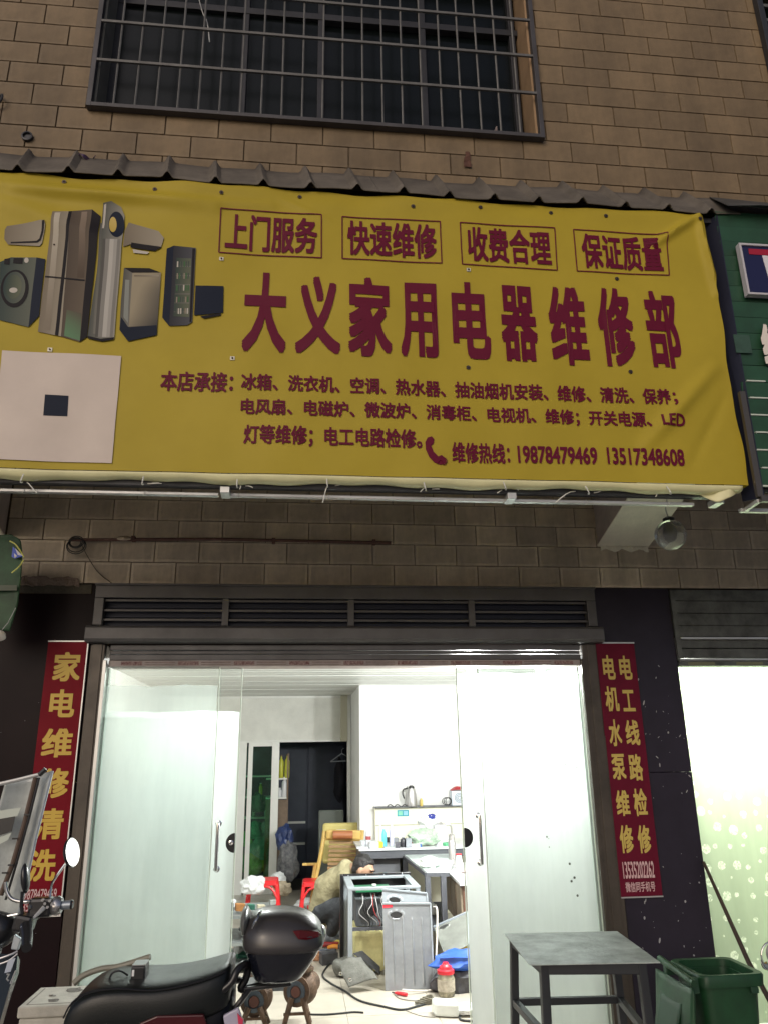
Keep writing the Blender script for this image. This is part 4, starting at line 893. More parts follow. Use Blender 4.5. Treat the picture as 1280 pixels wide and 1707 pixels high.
# rocking chair with slatted back
m_yw = mat('bamboo_yellow', (.62, .42, .12), .45, var=.2, vscale=10); m_slat = mat('slat_wood', (.42, .26, .12), .5, var=.3, vscale=20, rnd=.15); m_cush = mat('cushion_pale', (.66, .56, .2), .6, var=.15)
YC = 4.1
rc = thing('reclining_chair', 'yellow bamboo reclining chair with a wooden slatted back', 'chair', (W(570, 1450, YC)[0], YC, FZ))
def cpt(px, py, dy=0): return W(px, py, YC+dy)
part('back_post', MB().tube([cpt(541, 1385), cpt(536, 1420, -.05), cpt(524, 1478, -.25), cpt(520, 1505, -.35)], .024, 10, smooth=3), m_yw, rc, smooth=True)
part('back_post', MB().tube([cpt(604, 1384), cpt(602, 1420, -.05), cpt(598, 1478, -.25), cpt(596, 1505, -.35)], .022, 10, smooth=3), m_yw, rc, smooth=True)
for i in range(10):
    y0 = 1404+i*7.2; part('slat', MB().bar(cpt(549-i*.5, y0, -.02-.02*i), cpt(595, y0+.5, -.02-.02*i), .018, .03), m_slat, rc, bevel=.003)
part('head_rail', MB().bar(cpt(538, 1398, -.02), cpt(604, 1400, -.02), .03, .03), m_yw, rc, bevel=.004)
part('headrest', MB().bar(cpt(544, 1391, -.05), cpt(602, 1392, -.05), .06, .10), m_yw, rc, bevel=.02)
part('headrest_roll', MB().tube([cpt(555, 1392, -.10), cpt(588, 1392, -.10)], .045, 14), mat('roll_brown', (.36, .13, .05), .5), rc, smooth=True)
part('arm', MB().bar(cpt(508, 1441, -.5), cpt(531, 1440, .0), .05, .025), m_yw, rc, bevel=.005)
part('arm_post', MB().tube([cpt(526, 1441, -.2), cpt(521, 1470, -.2)], .018, 8), m_yw, rc)
ps = thing('yellow_board', 'pale yellow rounded board standing behind the reclining chair', 'board', W(570, 1380, 4.6))
a = W(538, 1395, 4.6); b = W(599, 1371, 4.6); part('board', B(a[0], b[0], 4.58, 4.66, .35, b[2]), m_cush, ps, bevel=.03)
part('paper_tag', B((a[0]+b[0])/2-.06, (a[0]+b[0])/2+.06, 4.572, 4.579, b[2]-.13, b[2]-.07), m_bwht, ps)
a = W(531, 1410, 5.6); b = W(573, 1350, 5.6); tagit(part('grey_board', B(a[0], b[0], 5.6, 5.66, FZ, b[2]), mat('board_grey', (.17, .19, .17), .6), bevel=.02), 'grey green board leaning in the doorway behind the yellow board', 'board')
# red stools
m_stool = mat('red_plastic', (.72, .02, .025), .32, var=.06)
def stool(cx, cy, ztop, label):
    t = thing('plastic_stool', label, 'stool', (cx, cy, FZ), 'red plastic stools'); h = .15
    part('seat', MB().rings([[(cx+s*x, cy+s*y, z) for x, y in ((-h, -h*.86), (-h*.86, -h), (h*.86, -h), (h, -h*.86), (h, h*.86), (h*.86, h), (-h*.86, h), (-h, h*.86))] for s, z in ((.93, ztop), (1.0, ztop-.01), (1.03, ztop-.045), (.99, ztop-.045), (.9, ztop-.015))]), m_stool, t, bevel=.004)
    for sx in (-1, 1):
        for sy in (-1, 1):
            part('leg', MB().prism([(cx+sx*.125, cy+sy*.15, ztop-.04), (cx+sx*.155, cy+sy*.15, ztop-.04), (cx+sx*.20, cy+sy*.19, FZ), (cx+sx*.15, cy+sy*.19, FZ)], (0, -sy*.035, 0)), m_stool, t, bevel=.006)
    for sy in (-1, 1): part('arch', MB().tube([(cx-.145, cy+sy*.16, ztop-.16), (cx-.09, cy+sy*.158, ztop-.075), (cx, cy+sy*.156, ztop-.05), (cx+.09, cy+sy*.158, ztop-.075), (cx+.145, cy+sy*.16, ztop-.16)], .012, 6, smooth=3), m_stool, t)
    for sx in (-1, 1): part('stretcher', B(cx+sx*.165-.006, cx+sx*.165+.006, cy-.155, cy+.155, ztop-.26, ztop-.22), m_stool, t)
    return t
p = W(440, 1465, 3.6); stool(p[0], 3.6, p[2], 'red plastic stool by the left door, white bag on it')
p = W(524, 1462, 3.75); stool(p[0]+.03, 3.7, p[2]-.02, 'red plastic stool behind the crouching person')
p = W(425, 1478, 3.3); crumple('white_cloth', (p[0]-.02, 3.35, p[2]+.0), .11, m_bwht, 'white crumpled bag lying by the left red stool', 'bag', 21, sz=(1.1, .8, .9))
# left cabinet with clutter (between door and stool)
cb = thing('parts_rack', 'low metal rack cluttered with parts behind the left door edge', 'rack', W(410, 1600, 2.0))
m_rack = mat('rack_metal', (.35, .38, .38), .4, metal=.6, var=.3)
for z in (.28, .08, -.08): part('rack_shelf', B(-.62, -.20, 1.9, 2.5, z-.012, z+.012), m_rack, cb)
for x, y in ((-.61, 1.91), (-.21, 1.91), (-.61, 2.49), (-.21, 2.49)): part('leg', B(x-.012, x+.012, y-.012, y+.012, FZ, .30), m_rack, cb)
rg = random.Random(5)
cols = [(.75, .76, .78), (.12, .12, .13), (.3, .32, .3), (.6, .55, .4), (.5, .5, .5), (.05, .2, .14), (.45, .2, .06)]
names = ['white', 'black', 'grey', 'cream', 'silver', 'dark green', 'rusty']
for i in range(16):
    c_ = i % 7; x = -.56+(i % 5)*.085+rg.uniform(-.02, .02); lev = i % 3; z = (.31, .11, -.05)[lev]; y = 1.95+rg.uniform(0, .35)
    q = MB()
    sh_ = i % 3; s_ = rg.uniform(.02, .045)
    if sh_ == 0: q.obox((x, y, z+s_*.7), (1, rg.uniform(-.5, .5), 0), (-.3, 1, 0), (0, 0, 1), s_, s_*.8, s_*.7)
    elif sh_ == 1: q.lathe([(s_*.6, 0), (s_, .01), (s_, s_*1.2), (s_*.4, s_*1.5)], (x, y, z), (0, 0, 1), 12)
    else: q.lathe([(s_, -s_), (s_, -.4*s_), (s_*.6, -.3*s_), (s_*.6, .8*s_), (s_, s_)], (x, y, z+s_), (.8, .6, 0), 12)
    tagit(part('machine_part', q, mat('part_'+names[c_].replace(' ', '_'), cols[c_], .45, var=.4, vscale=30), bevel=.002), '%s %s lying on the %s shelf of the parts rack%s' % (names[c_], ['block', 'can', 'motor core'][sh_], ['top', 'middle', 'bottom'][lev], ['', ' near its left end', ' near its middle', ' near its right end'][min(3, i % 5)]), 'machine part', 'parts on the low rack')

# ---- desk, shelf, and what stands on them
m_desk = mat('desk_dark', (.09, .095, .11), .45, var=.2); m_top = mat('desk_top', (.72, .75, .78), .35, var=.15, vscale=8)
YD = 3.35
d0, d1 = W(597, 1413, YD), W(750, 1417, YD); zt = (d0[2]+d1[2])/2
dk = thing('work_desk', 'dark desk with a pale top along the white back wall', 'desk', (1.2, YD+.3, FZ))
part('desk_top', B(d0[0], 2.2, YD-.12, 4.16, zt-.0, zt+.02), m_top, dk, bevel=.003); part('apron', B(d0[0]+.02, 2.18, YD-.10, YD-.07, zt-.075, zt-.002), m_desk, dk)
part('side_panel', B(d0[0]+.03, d0[0]+.06, YD-.09, 4.1, FZ, zt-.002), m_desk, dk); part('modesty_panel', B(d0[0]+.07, W(667, 1450, YD)[0], YD+.02, YD+.04, FZ, zt-.09), mat('desk_grey', (.16, .165, .18), .5), dk)
part('side_panel', B(1.10, 1.13, YD-.07, 4.1, FZ, zt-.002), m_desk, dk)
YS = 4.1; s0 = W(625, 1347, YS); zsf = s0[2]
cs = thing('cream_cabinet', 'cream cabinet with a blue sticker behind the desk', 'cabinet', (1.4, YS, FZ))
m_cream = mat('cream_paint', (.84, .82, .66), .45, var=.06)
part('body', B(s0[0], 2.3, YS+.0, YS+.1, FZ, zsf), m_cream, cs, bevel=.008); part('lid', B(s0[0]-.01, 2.31, YS-.06, YS+.098, zsf+.002, zsf+.012), m_desk, cs); part('seam', B(s0[0]+.005, 2.29, YS-.003, YS-.0005, zsf-.19, zsf-.182), mat('seam_grey', (.35, .34, .25), .6), cs)
a = W(662, 1361, YS-.004); b = W(681, 1350, YS-.004); part('sticker', B(a[0], b[0], YS-.005, YS-.0015, a[2], b[2]), mat('sticker_teal', (.02, .30, .38), .4), cs)
mid = (a[0]+b[0])/2; part('sticker_panel', B(a[0]+.012, mid-.006, YS-.007, YS-.0055, a[2]+.012, b[2]-.012), mat('sticker_mint', (.2, .55, .4), .4), cs); part('sticker_panel', B(mid+.006, b[0]-.012, YS-.007, YS-.0055, a[2]+.012, b[2]-.012), mat('sticker_sky', (.25, .5, .62), .4), cs)
m_ss = mat('brushed_steel', (.55, .54, .54), .28, metal=.9, var=.1)
YK = YS-.03
c = W(686, 1345, YK); kt = thing('vacuum_jug', 'steel vacuum jug with a curved handle on the cabinet top', 'jug', (c[0], YK, zsf+.012)); h_ = W(686, 1311, YK)[2]-zsf
part('body', MB().lathe([(.062, 0), (.064, .02), (.058, .12), (.042, .19), (.034, h_*.86)], (c[0], YK, zsf+.012), (0, 0, 1), 22), m_ss, kt, smooth=True)
part('lid', MB().lathe([(.036, h_*.86), (.034, h_*.94), (.018, h_)], (c[0], YK, zsf+.012), (0, 0, 1), 20), m_blk, kt, smooth=True); part('spout', MB().tube([(c[0]-.02, YK, zsf+h_*.9), (c[0]-.055, YK, zsf+h_*1.0)], [.018, .01], 8), m_ss, kt)
part('handle', MB().tube([(c[0]-.03, YK, zsf+h_*.92), (c[0]-.09, YK, zsf+h_*.86), (c[0]-.10, YK, zsf+h_*.65), (c[0]-.085, YK, zsf+h_*.42)], .008, 8, smooth=5), m_blk, kt, smooth=True)
a = W(752, 1344, YK); b = W(771, 1318, YK); cu = thing('power_supply', 'small white fan box topped with a red cap on the cabinet', 'fan box', (a[0], YK, zsf+.012))
m_ps = mat('box_bluewhite', (.6, .66, .74), .45); part('case', B(a[0], b[0]+.03, YK-.05, YK+.1, zsf+.013, b[2]), m_ps, cu, bevel=.004)
cc = ((a[0]+b[0]+.03)/2, YK-.052, (zsf+b[2])/2+.01)
for r0 in (.018, .034, .05): part('fan_ring', MB().tube([(cc[0]+r0*cos(t), cc[1]-.002, cc[2]+r0*sin(t)) for t in [2*pi*i/20 for i in range(21)]], .003, 5), mat('fan_grey', (.15, .18, .2), .5), cu)
part('red_cap', MB().rings([[(cc[0]+(-.085+.17*i/11), YK+yy_, b[2]+.004+.045*sin(pi*(i+.3)/11.6)*hh) for yy_, hh in ((-.06, .2), (-.03, 1), (.06, 1), (.1, .2))] for i in range(12)]), mat('cap_red', (.35, .03, .04), .5), cu, smooth=True)
q = MB(); c = W(744, 1337, YK-.03)
for k in range(3): q.tube([(c[0]+(.05-.008*k)*cos(t)+.01*k, YK-.03-.01*k, zsf+.06+.04*sin(t)) for t in [2*pi*i/16 for i in range(17)]], .0045, 5)
tagit(part('cable_coil', q, mat('black_cable', (.01, .01, .01), .5)), 'small coil of black cable left of the fan box', 'cable')
c = W(702, 1341, YK); bottle('glue_tube', (c[0], YK, zsf+.012), .018, .09, mat('tube_gold', (.6, .45, .12), .4), 'small gold tube right of the steel jug', .5)
q = MB(); [q.tube([W(645+12*i, 1345, YK-.02), W(650+12*i, 1341, YK-.02), W(656+12*i, 1345, YK-.02)], .005, 5, smooth=3) for i in range(3)]; tagit(part('pliers', q, m_blk), 'black hand tool lying left of the steel jug', 'tool')
# on the desk
def on_desk(px, py, Y=YD+.05): p = W(px, py, Y); return (p[0], Y, zt+.02)
c = on_desk(735, 1410, YD+.1); ek = thing('electric_kettle', 'tall white electric kettle at the right end of the desk', 'kettle', c); hk = W(735, 1376, YD+.1)[2]-zt
part('body', MB().lathe([(.078, 0), (.075, .02), (.066, hk*.85), (.05, hk*.95)], c, (0, 0, 1), 22), mat('kettle_white', (.78, .77, .82), .3), ek, smooth=True); part('lid', MB().lathe([(.052, hk*.95), (.03, hk), (.01, hk+.015)], c, (0, 0, 1), 18), m_ss, ek, smooth=True)
part('handle', MB().tube([(c[0]+.05, c[1], c[2]+hk*.95), (c[0]+.11, c[1], c[2]+hk*.9), (c[0]+.115, c[1], c[2]+hk*.5), (c[0]+.07, c[1], c[2]+hk*.25)], .011, 8, smooth=5), m_ss, ek, smooth=True)
Yf = 2.75; zb_ = W(754, 1447, Yf)[2]; c = W(754, 1440, Yf); fk = thing('steel_flask', 'tall steel thermos flask in front of the white kettle', 'flask', (c[0], Yf, zb_)); hf = W(754, 1392, Yf)[2]-zb_
part('body', MB().lathe([(.036, 0), (.036, hf*.78), (.03, hf*.84)], (c[0], Yf, zb_), (0, 0, 1), 20), m_ss, fk, smooth=True); part('lid', MB().lathe([(.031, hf*.84), (.029, hf), (.02, hf*1.03)], (c[0], Yf, zb_), (0, 0, 1), 18), m_ss, fk, smooth=True)
crumple('crumpled_bag', (lambda p: (p[0], p[1], zt+.10))(on_desk(707, 1400)), .155, m_bgreen, 'pale green crumpled bag heaped on the desk', 'bag', 31, sz=(1.05, .7, .6))
crumple('crumpled_bag', (lambda p: (p[0], p[1], zt+.23))(on_desk(716, 1385, YD+.2)), .12, m_bwht, 'white crumpled plastic bag on top of the green one', 'bag', 32, sz=(1.1, .7, .7))
crumple('wad', (lambda p: (p[0], p[1], zt+.28))(on_desk(719, 1378, YD+.18)), .05, mat('wad_navy', (.02, .03, .22), .5), 'small navy wad on the white bag', 'wad', 33, sz=(1.1, .7, .8))
deskbits = [(614, .028, .20, (.75, .78, .85), 'clear white bottle by the left end of the desk'), (640, .03, .19, (.12, .5, .62), 'teal spray bottle on the desk, cap tilted'), (653, .024, .21, (.7, .7, .9), 'slim lilac bottle beside the teal one'), (672, .03, .10, (.05, .05, .06), 'short black can in the middle of the desk'), (728, .022, .16, (.45, .45, .8), 'violet bottle left of the white kettle'), (634, .02, .24, (.75, .85, .6), 'pale green tall bottle behind the teal one')]
for i, (px, r, h, col, lb) in enumerate(deskbits): bottle('desk_bottle', on_desk(px, 1410, YD-.02 if i % 2 else YD+.08), r, h, mat('deskb_%d' % i, col, .35), lb, .45)
for i, (px, w_, h, col, lb) in enumerate(((604, .09, .015, (.75, .78, .8), 'flat white tray at the left edge of the desk'), (622, .07, .06, (.8, .82, .86), 'crumpled white carton near the left of the desk'), (663, .035, .05, (.1, .1, .12), 'small black box between bottles on the desk'), (681, .045, .085, (.35, .37, .42), 'grey device standing in the middle of the desk'), (650, .12, .012, (.5, .55, .55), 'flat grey folder lying on the desk'), (690, .09, .03, (.82, .84, .84), 'white paper pile under the green bag'))):
    p = on_desk(px, 1412, YD-.05); tagit(part('desk_item', MB().obox((p[0], p[1], p[2]+h/2+.001), (1, .25*sin(i*2), 0), (-.25*sin(i*2), 1, 0), (0, 0, 1), w_/1.5, .045, h/2), mat('desk_item_%d' % i, col, .5, var=.2, vscale=40), bevel=.003), lb, 'desk item')
rg = random.Random(12)
kinds = [('clear plastic cup', (.7, .74, .76), 'l'), ('grey battery box', (.3, .32, .35), 'b'), ('white cardboard box', (.78, .76, .7), 'b'), ('blue tape roll', (.05, .15, .5), 'r'), ('black adapter', (.03, .03, .03), 'b'), ('yellow meter', (.75, .55, .05), 'b'), ('red lidded tub', (.6, .08, .06), 'l'), ('green solder spool', (.1, .4, .2), 'r')]
spots = [('at the far left of the desk', on_desk(606, 1410, YD+.12)), ('behind the lilac bottle on the desk', on_desk(658, 1405, YD+.35)), ('in the middle rear of the desk', on_desk(668, 1403, YD+.4)), ('in front of the green bag on the desk', on_desk(697, 1414, YD-.06)), ('against the cream cabinet on the desk', on_desk(648, 1400, YD+.5)), ('left of the teal spray bottle', on_desk(632, 1413, YD-.04)), ('right of the grey device on the desk', on_desk(688, 1412, YD+.1)), ('right beside the white kettle', on_desk(744, 1412, YD+.0))]
for (nm, col, sh_), (wh, p) in zip(kinds, spots):
    q = MB(); s_ = rg.uniform(.03, .045)
    if sh_ == 'l': q.lathe([(s_*.8, 0), (s_, s_*1.6), (s_*1.05, s_*1.65), (s_*.9, s_*1.7), (s_*.3, s_*1.72)], p, (0, 0, 1), 16)
    elif sh_ == 'b': q.obox((p[0], p[1], p[2]+s_*.7), (1, rg.uniform(-.4, .4), 0), (0, 1, 0), (0, 0, 1), s_, s_*.7, s_*.7).obox((p[0], p[1], p[2]+s_*1.45), (1, .1, 0), (0, 1, 0), (0, 0, 1), s_*.7, s_*.5, s_*.05)
    else: q.lathe([(s_*.5, 0), (s_, 0), (s_, s_*.8), (s_*.5, s_*.8), (s_*.5, 0)], p, (0, 0, 1), 18)
    tagit(part('desk_clutter', q, mat('clutter_'+nm.replace(' ', '_'), col, .4, var=.25, vscale=40), bevel=.002), nm+' '+wh, 'desk item')
c = on_desk(613, 1400, YD-.06); tagit(part('label_strip', MB().lathe([(.0285, 0), (.0285, .035)], (on_desk(614, 1410, YD+.08)[0], YD+.08, zt+.09), (0, 0, 1), 14), mat('strip_red', (.35, .08, .08), .5)), 'dark red label wrapped round the clear bottle', 'label')
# glass table, right cabinet
gt = thing('glass_table', 'black framed glass table beside the work desk', 'table', W(700, 1450, 2.3)); zg = W(690, 1446, 2.35)[2]
ga = G(674, 1427, zg); gb_ = G(745, 1425, zg); gc_ = G(737, 1456, zg); gd = G(711, 1456, zg)
part('glass_top', MB().prism([ga, (gb_[0]+.1, gb_[1], zg), (gc_[0]+.06, gc_[1], zg), gd], (0, 0, .012)), mat('table_glass', (.62, .70, .68), .12), gt)
part('rim', MB().bar((ga[0], ga[1], zg-.01), (gd[0], gd[1], zg-.01), .03, .03).bar((gd[0], gd[1], zg-.01), (gc_[0]+.06, gc_[1], zg-.01), .03, .03), m_desk, gt)
for p in (ga, gd, (gc_[0], gc_[1], zg)): part('leg', B(p[0]-.015, p[0]+.03, p[1]-.015, p[1]+.03, FZ, zg-.01), m_desk, gt)
part('lower_shelf', MB().prism([(ga[0], ga[1], .12), (gb_[0], gb_[1], .12), (gc_[0], gc_[1], .12), (gd[0], gd[1], .12)], (0, 0, .01)), m_desk, gt)
crumple('clear_bag', G(716, 1438, zg+.05), .10, mat('clear_bag', (.7, .74, .7), .25, var=.3, vscale=25), 'clear crumpled bag on the glass table', 'bag', 41, sz=(1, .8, .55))
rc2 = thing('side_cabinet', 'brown wooden side cabinet with doors by the right door edge', 'cabinet', (1.5, 2.0, FZ)); zc = W(760, 1457, 2.2)[2]
ca, cb2 = G(736, 1441, zc), G(776, 1478, zc); xc0 = .5*(ca[0]+cb2[0])
ca = (ca[0], ca[1], zc); cdx = Vector((cb2[0]-ca[0], cb2[1]-ca[1], 0)).normalized(); 
cend = Vector((ca[0], ca[1], 0))+cdx*1.25; nrm = Vector((-cdx.y, cdx.x, 0)); nrm = nrm if nrm.x > 0 else -nrm
A0 = Vector((ca[0], ca[1], 0)); m_cbw = mat('cabinet_brown', (.14, .07, .045), .5, var=.3, vscale=8); m_cdr = mat('cabinet_door', (.36, .30, .22), .45, var=.35, vscale=9)
mid_ = (A0+cend)/2+nrm*.25
part('body', MB().obox((mid_.x, mid_.y, (zc+.16)/2), cdx, nrm, (0, 0, 1), .62, .25, (zc-.16)/2-.012), m_cbw, rc2); part('cabinet_top', MB().obox((mid_.x, mid_.y, zc), cdx, nrm, (0, 0, 1), .65, .28, .012), mat('cabinet_white_top', (.7, .7, .7), .4), rc2, bevel=.003)
for i in range(4):
    q_ = A0+cdx*(.16+.31*i)-nrm*.008; part('cabinet_door', MB().obox((q_.x, q_.y, (zc+.16)/2), cdx, nrm, (0, 0, 1), .135, .008, (zc-.16)/2-.035), m_cdr, rc2, bevel=.003)
for i in (0, 1): q_ = A0+cdx*(.05+1.1*i)+nrm*.2; part('leg', B(q_.x-.02, q_.x+.02, q_.y-.02, q_.y+.02, FZ, .17), m_cbw, rc2)
p = A0+cdx*.45+nrm*.10; bottle('red_capped_jar', (p.x, p.y, zc+.012), .03, .13, m_bwht, 'white jar with a red lid on the side cabinet', .8, mat('lid_red2', (.6, .02, .03), .4))
p = A0+cdx*.7+nrm*.12; tagit(part('pink_plate', MB().lathe([(.02, 0), (.05, .012), (.055, .014)], (p.x, p.y, zc+.012), (0, 0, 1), 18), mat('plate_pink', (.7, .5, .52), .4)), 'small pinkish dish on the side cabinet', 'dish')

# ---- opened appliance and its panels
m_galv = mat('galvanised', (.33, .35, .37), .4, metal=.6, var=.3, vscale=5); m_galv2 = mat('galvanised_light', (.45, .50, .54), .4, metal=.5, var=.15)
mc = thing('opened_appliance', 'opened kitchen appliance with bare metal frame and wiring', 'appliance', (.68, 1.95, FZ))
X0_, X1_, Y0_, Y1_ = .435, .985, 1.62, 2.25; ZT_ = .515
pl0 = W(573, 1469, 2.3); pl1 = W(676, 1464, 2.3)
for i_ in range(4): part('plate_screw', MB().lathe([(.006, 0), (.005, .003)], (.46+.16*i_, Y1_+.019, ZT_+.006), (0, -1, 0), 8), m_chrome, mc)
part('front_plate', MB().box(.413, 1.02, Y1_+.02, Y1_+.045, FZ+.02, ZT_+.018), mat('black_glass', (.015, .013, .015), .15), mc, bevel=.003)
part('side_plate', MB().box(.385, .412, 2.18, Y1_+.045, FZ+.02, ZT_+.018), m_blk, mc, bevel=.002)
for x, y in ((X0_, Y0_), (X1_, Y0_), (X0_, Y1_), (X1_, Y1_)): part('post', MB().box(x-.018, x+.018, y-.018, y+.018, FZ, ZT_-.02), m_galv2, mc, bevel=.002)
part('top_frame', MB().box(X0_-.02, X1_+.02, Y0_-.02, Y0_+.035, ZT_-.02, ZT_).box(X0_-.02, X1_+.02, Y1_-.035, Y1_+.02, ZT_-.02, ZT_).box(X0_-.02, X0_+.04, Y0_+.035, Y1_-.035, ZT_-.02, ZT_).box(X1_-.04, X1_+.02, Y0_+.035, Y1_-.035, ZT_-.02, ZT_), m_galv2, mc, bevel=.002)
part('green_board', B(X0_+.06, X0_+.36, Y0_+.15, Y1_-.15, ZT_-.06, ZT_-.05), mat('pcb_green', (.01, .12, .05), .4), mc)
part('inner_box', B(X0_+.05, X1_-.1, Y0_+.06, Y1_-.06, .22, ZT_-.10), mat('inner_grey', (.10, .11, .12), .5, var=.3, vscale=20), mc, bevel=.004)
part('drum', MB().box(X0_+.03, X0_+.30, Y0_+.03, Y1_-.1, FZ+.02, .20), mat('drum_cream', (.60, .55, .26), .55, var=.3, vscale=9), mc, bevel=.05)
part('cross_brace', MB().box(X0_, X1_, Y0_-.01, Y0_+.01, .20, .225), m_desk, mc)
for i in range(9):
    x = X0_+.10+.02*i+.012*sin(i*5); q = MB().tube([(x, Y0_+.02, ZT_-.05), (x+.02*sin(i*3), Y0_-.02, .40), (x-.03*cos(i*2), Y0_-.03, .33), (x+.05, Y0_+.0, .25), (x+.02, Y0_+.03, .19)], .0032, 6, smooth=5)
    part('wiring', q, [mat('wire_grey', (.4, .4, .4), .5), m_blk, m_blk, mat('wire_grey', (.4, .4, .4), .5), mat('wire_red', (.3, .03, .03), .5)][i % 5], mc, smooth=True)
part('connector', MB().lathe([(.018, 0), (.018, .01)], (.63, Y0_-.005, ZT_+.012), (0, 0, 1), 14), m_alw, mc)
part('fan_housing', MB().lathe([(.06, 0), (.062, .03), (.03, .04)], (.60, Y0_+.05, .36), (0, -1, 0), 18), m_blk, mc, smooth=True)
def side_panel(px4, Yb, Yt, label, m, red=False, ribs=True, rod=True):
    """pressed sheet panel; px corners tl,tr,br,bl, top at Yt, bottom at Yb"""
    tl, tr = W(*px4[0], Yt), W(*px4[1], Yt); br, bl = W(*px4[2], Yb), W(*px4[3], Yb)
    t = thing('metal_sheet', label, 'metal panel', tuple((Vector(bl)+Vector(br))/2), 'loose metal panels'); ex = (Vector(tr)-Vector(tl)); ez = (Vector(tl)-Vector(bl)); nn = ex.cross(ez).normalized()
    if nn.y > 0: nn = -nn
    def q_(u, v): return Vector(bl)*(1-u)*(1-v)+Vector(br)*u*(1-v)+Vector(tl)*(1-u)*v+Vector(tr)*u*v
    def fn(u, v):
        h = 0
        if ribs and v < .82 and v > .05:
            for uc in (.2, .4, .6, .8):
                h += .006*exp(-((u-uc)/.012)**2)
        e = ((u-.27)/.145)**2+((v-.865)/.045)**2
        if e < 1.6: h += .006*max(0, 1-abs(e-1.2)/.4)
        return q_(u, v)+nn*h
    part('sheet', MB().grid(fn, 90, 60), m, t, smooth=True, solid=.0015)
    c_ = q_(.27, .865); exn = ex.normalized(); ezn = ez.normalized()
    part('grip_hole', MB().prism([c_+exn*(.125*ex.length*cos(a_))+ezn*(.036*ez.length*sin(a_))+nn*.004 for a_ in [2*pi*i/24 for i in range(24)]], nn*.002), mat('hole_black', (.01, .01, .01), .8), t)
    part('rim', MB().bar(q_(0, 1), q_(1, 1), .022, .012).bar(q_(1, 0), q_(1, 1), .015, .012, up=tuple(ex)), m_galv2, t, bevel=.001)
    if red: part('red_tag', MB().prism([q_(.0, .985)+nn*.003, q_(.20, .985)+nn*.003, q_(.20, .955)+nn*.003, q_(.0, .945)+nn*.003], nn*.002), mat('tag_red', (.65, .03, .05), .5), t)
    return t
side_panel(((638, 1506), (717, 1506), (723, 1650), (642, 1653)), 1.22, 1.30, 'upright galvanised panel with ribs and a red tag, nearest the viewer', m_galv, True)
side_panel(((637, 1482), (711, 1489), (720, 1600), (640, 1610)), 1.40, 1.46, 'galvanised panel leaning just behind the ribbed one with the red tag', m_galv2, False, False)
side_panel(((722, 1545), (779, 1520), (780, 1575), (742, 1596)), 1.25, 1.5, 'grey metal panel tilted against the right door edge', mat('sheet_grey', (.20, .21, .19), .45, metal=.5, var=.3), False, False)
tagit(part('white_hose', MB().tube([W(722, 1512, 1.35), W(728, 1516, 1.3), W(728, 1560, 1.2), W(727, 1600, 1.15), W(731, 1640, 1.1), W(718, 1650, 1.15), W(700, 1652, 1.12), W(670, 1650, 1.1)], .0065, 7, smooth=6), mat('hose_white', (.6, .57, .52), .5), smooth=True), 'thin white hose running down beside the ribbed panel', 'hose')
# person crouching
person = thing('person', 'person in khaki jacket crouching and bending over the opened appliance', 'person', (.5, 2.75, FZ))
hx = Vector(W(607, 1450, 2.48)); m_skin = mat('skin', (.50, .30, .20), .5); m_hair = mat('hair_black', (.012, .010, .010), .55, bump=.6, bscale=120); m_jk = mat('khaki_jacket', (.36, .32, .19), .85, var=.1, vscale=11, bump=1., bscale=11); m_tr = mat('grey_trousers', (.06, .065, .075), .85, var=.2, bump=1., bscale=12)
for m_ in (m_jk, m_tr):
    for n_ in m_.node_tree.nodes:
        if n_.type == 'BUMP': n_.inputs['Distance'].default_value = .03
hip = Vector(W(538, 1512, 2.85)); chest = Vector(W(566, 1468, 2.72)); neck = Vector(W(586, 1450, 2.6)); sh1 = Vector(W(578, 1466, 2.55)); sh2 = Vector(W(585, 1460, 2.86))
knee1 = Vector(W(574, 1508, 2.55)); knee2 = Vector(W(584, 1500, 2.85)); an1 = Vector((W(553, 1553, 2.78)[0], 2.78, FZ+.08)); an2 = Vector((an1.x+.06, 3.0, FZ+.08))
hd = (hx-neck).normalized()
body = MB()
def cap(q, p, r1, s, r2, n=12):
    q.tube([Vector(p)+(Vector(s)-Vector(p))*t for t in (0, .25, .5, .75, 1)], [r1+(r2-r1)*t for t in (0, .25, .5, .75, 1)], n); q.ell(p, r1, r1, r1, n, 8); q.ell(s, r2, r2, r2, n, 8)
# head oriented: face turned down to the right
fwd = Vector((.84, -.40, -.36)).normalized(); upv = Vector((.42, -.05, .9)); upv = (upv-fwd*upv.dot(fwd)).normalized(); rt = fwd.cross(upv)
RM = Matrix((rt, fwd, upv)).transposed()
def hp_(x, f_, z): return hx+rt*x+fwd*f_+upv*z       # x right ear side, f towards face, z crown
body.ell(hp_(0, -.012, .02), .074, .092, .095, 20, 14, RM); body.ell(hp_(0, .03, -.05), .055, .058, .062, 18, 12, RM)     # skull, jaw
body.tube([hp_(0, .083, .01), hp_(0, .102, -.022), hp_(0, .09, -.032)], [.010, .015, .011], 10); body.ell(hp_(0, .078, -.062), .024, .014, .012, 12, 8, RM)
body.ell(hp_(0, .07, -.095), .02, .02, .016, 12, 8, RM); body.ell(hp_(0, .078, .028), .052, .014, .012, 12, 8, RM)
for s_ in (-1, 1): body.ell(hp_(s_*.076, -.01, -.012), .010, .022, .032, 12, 8, RM)
cap(body, neck-hd*.02, .058, hx-hd*.05, .054)
cap(body, hip, .10, chest, .10); cap(body, chest, .10, neck-Vector((.02, 0, .03)), .06)
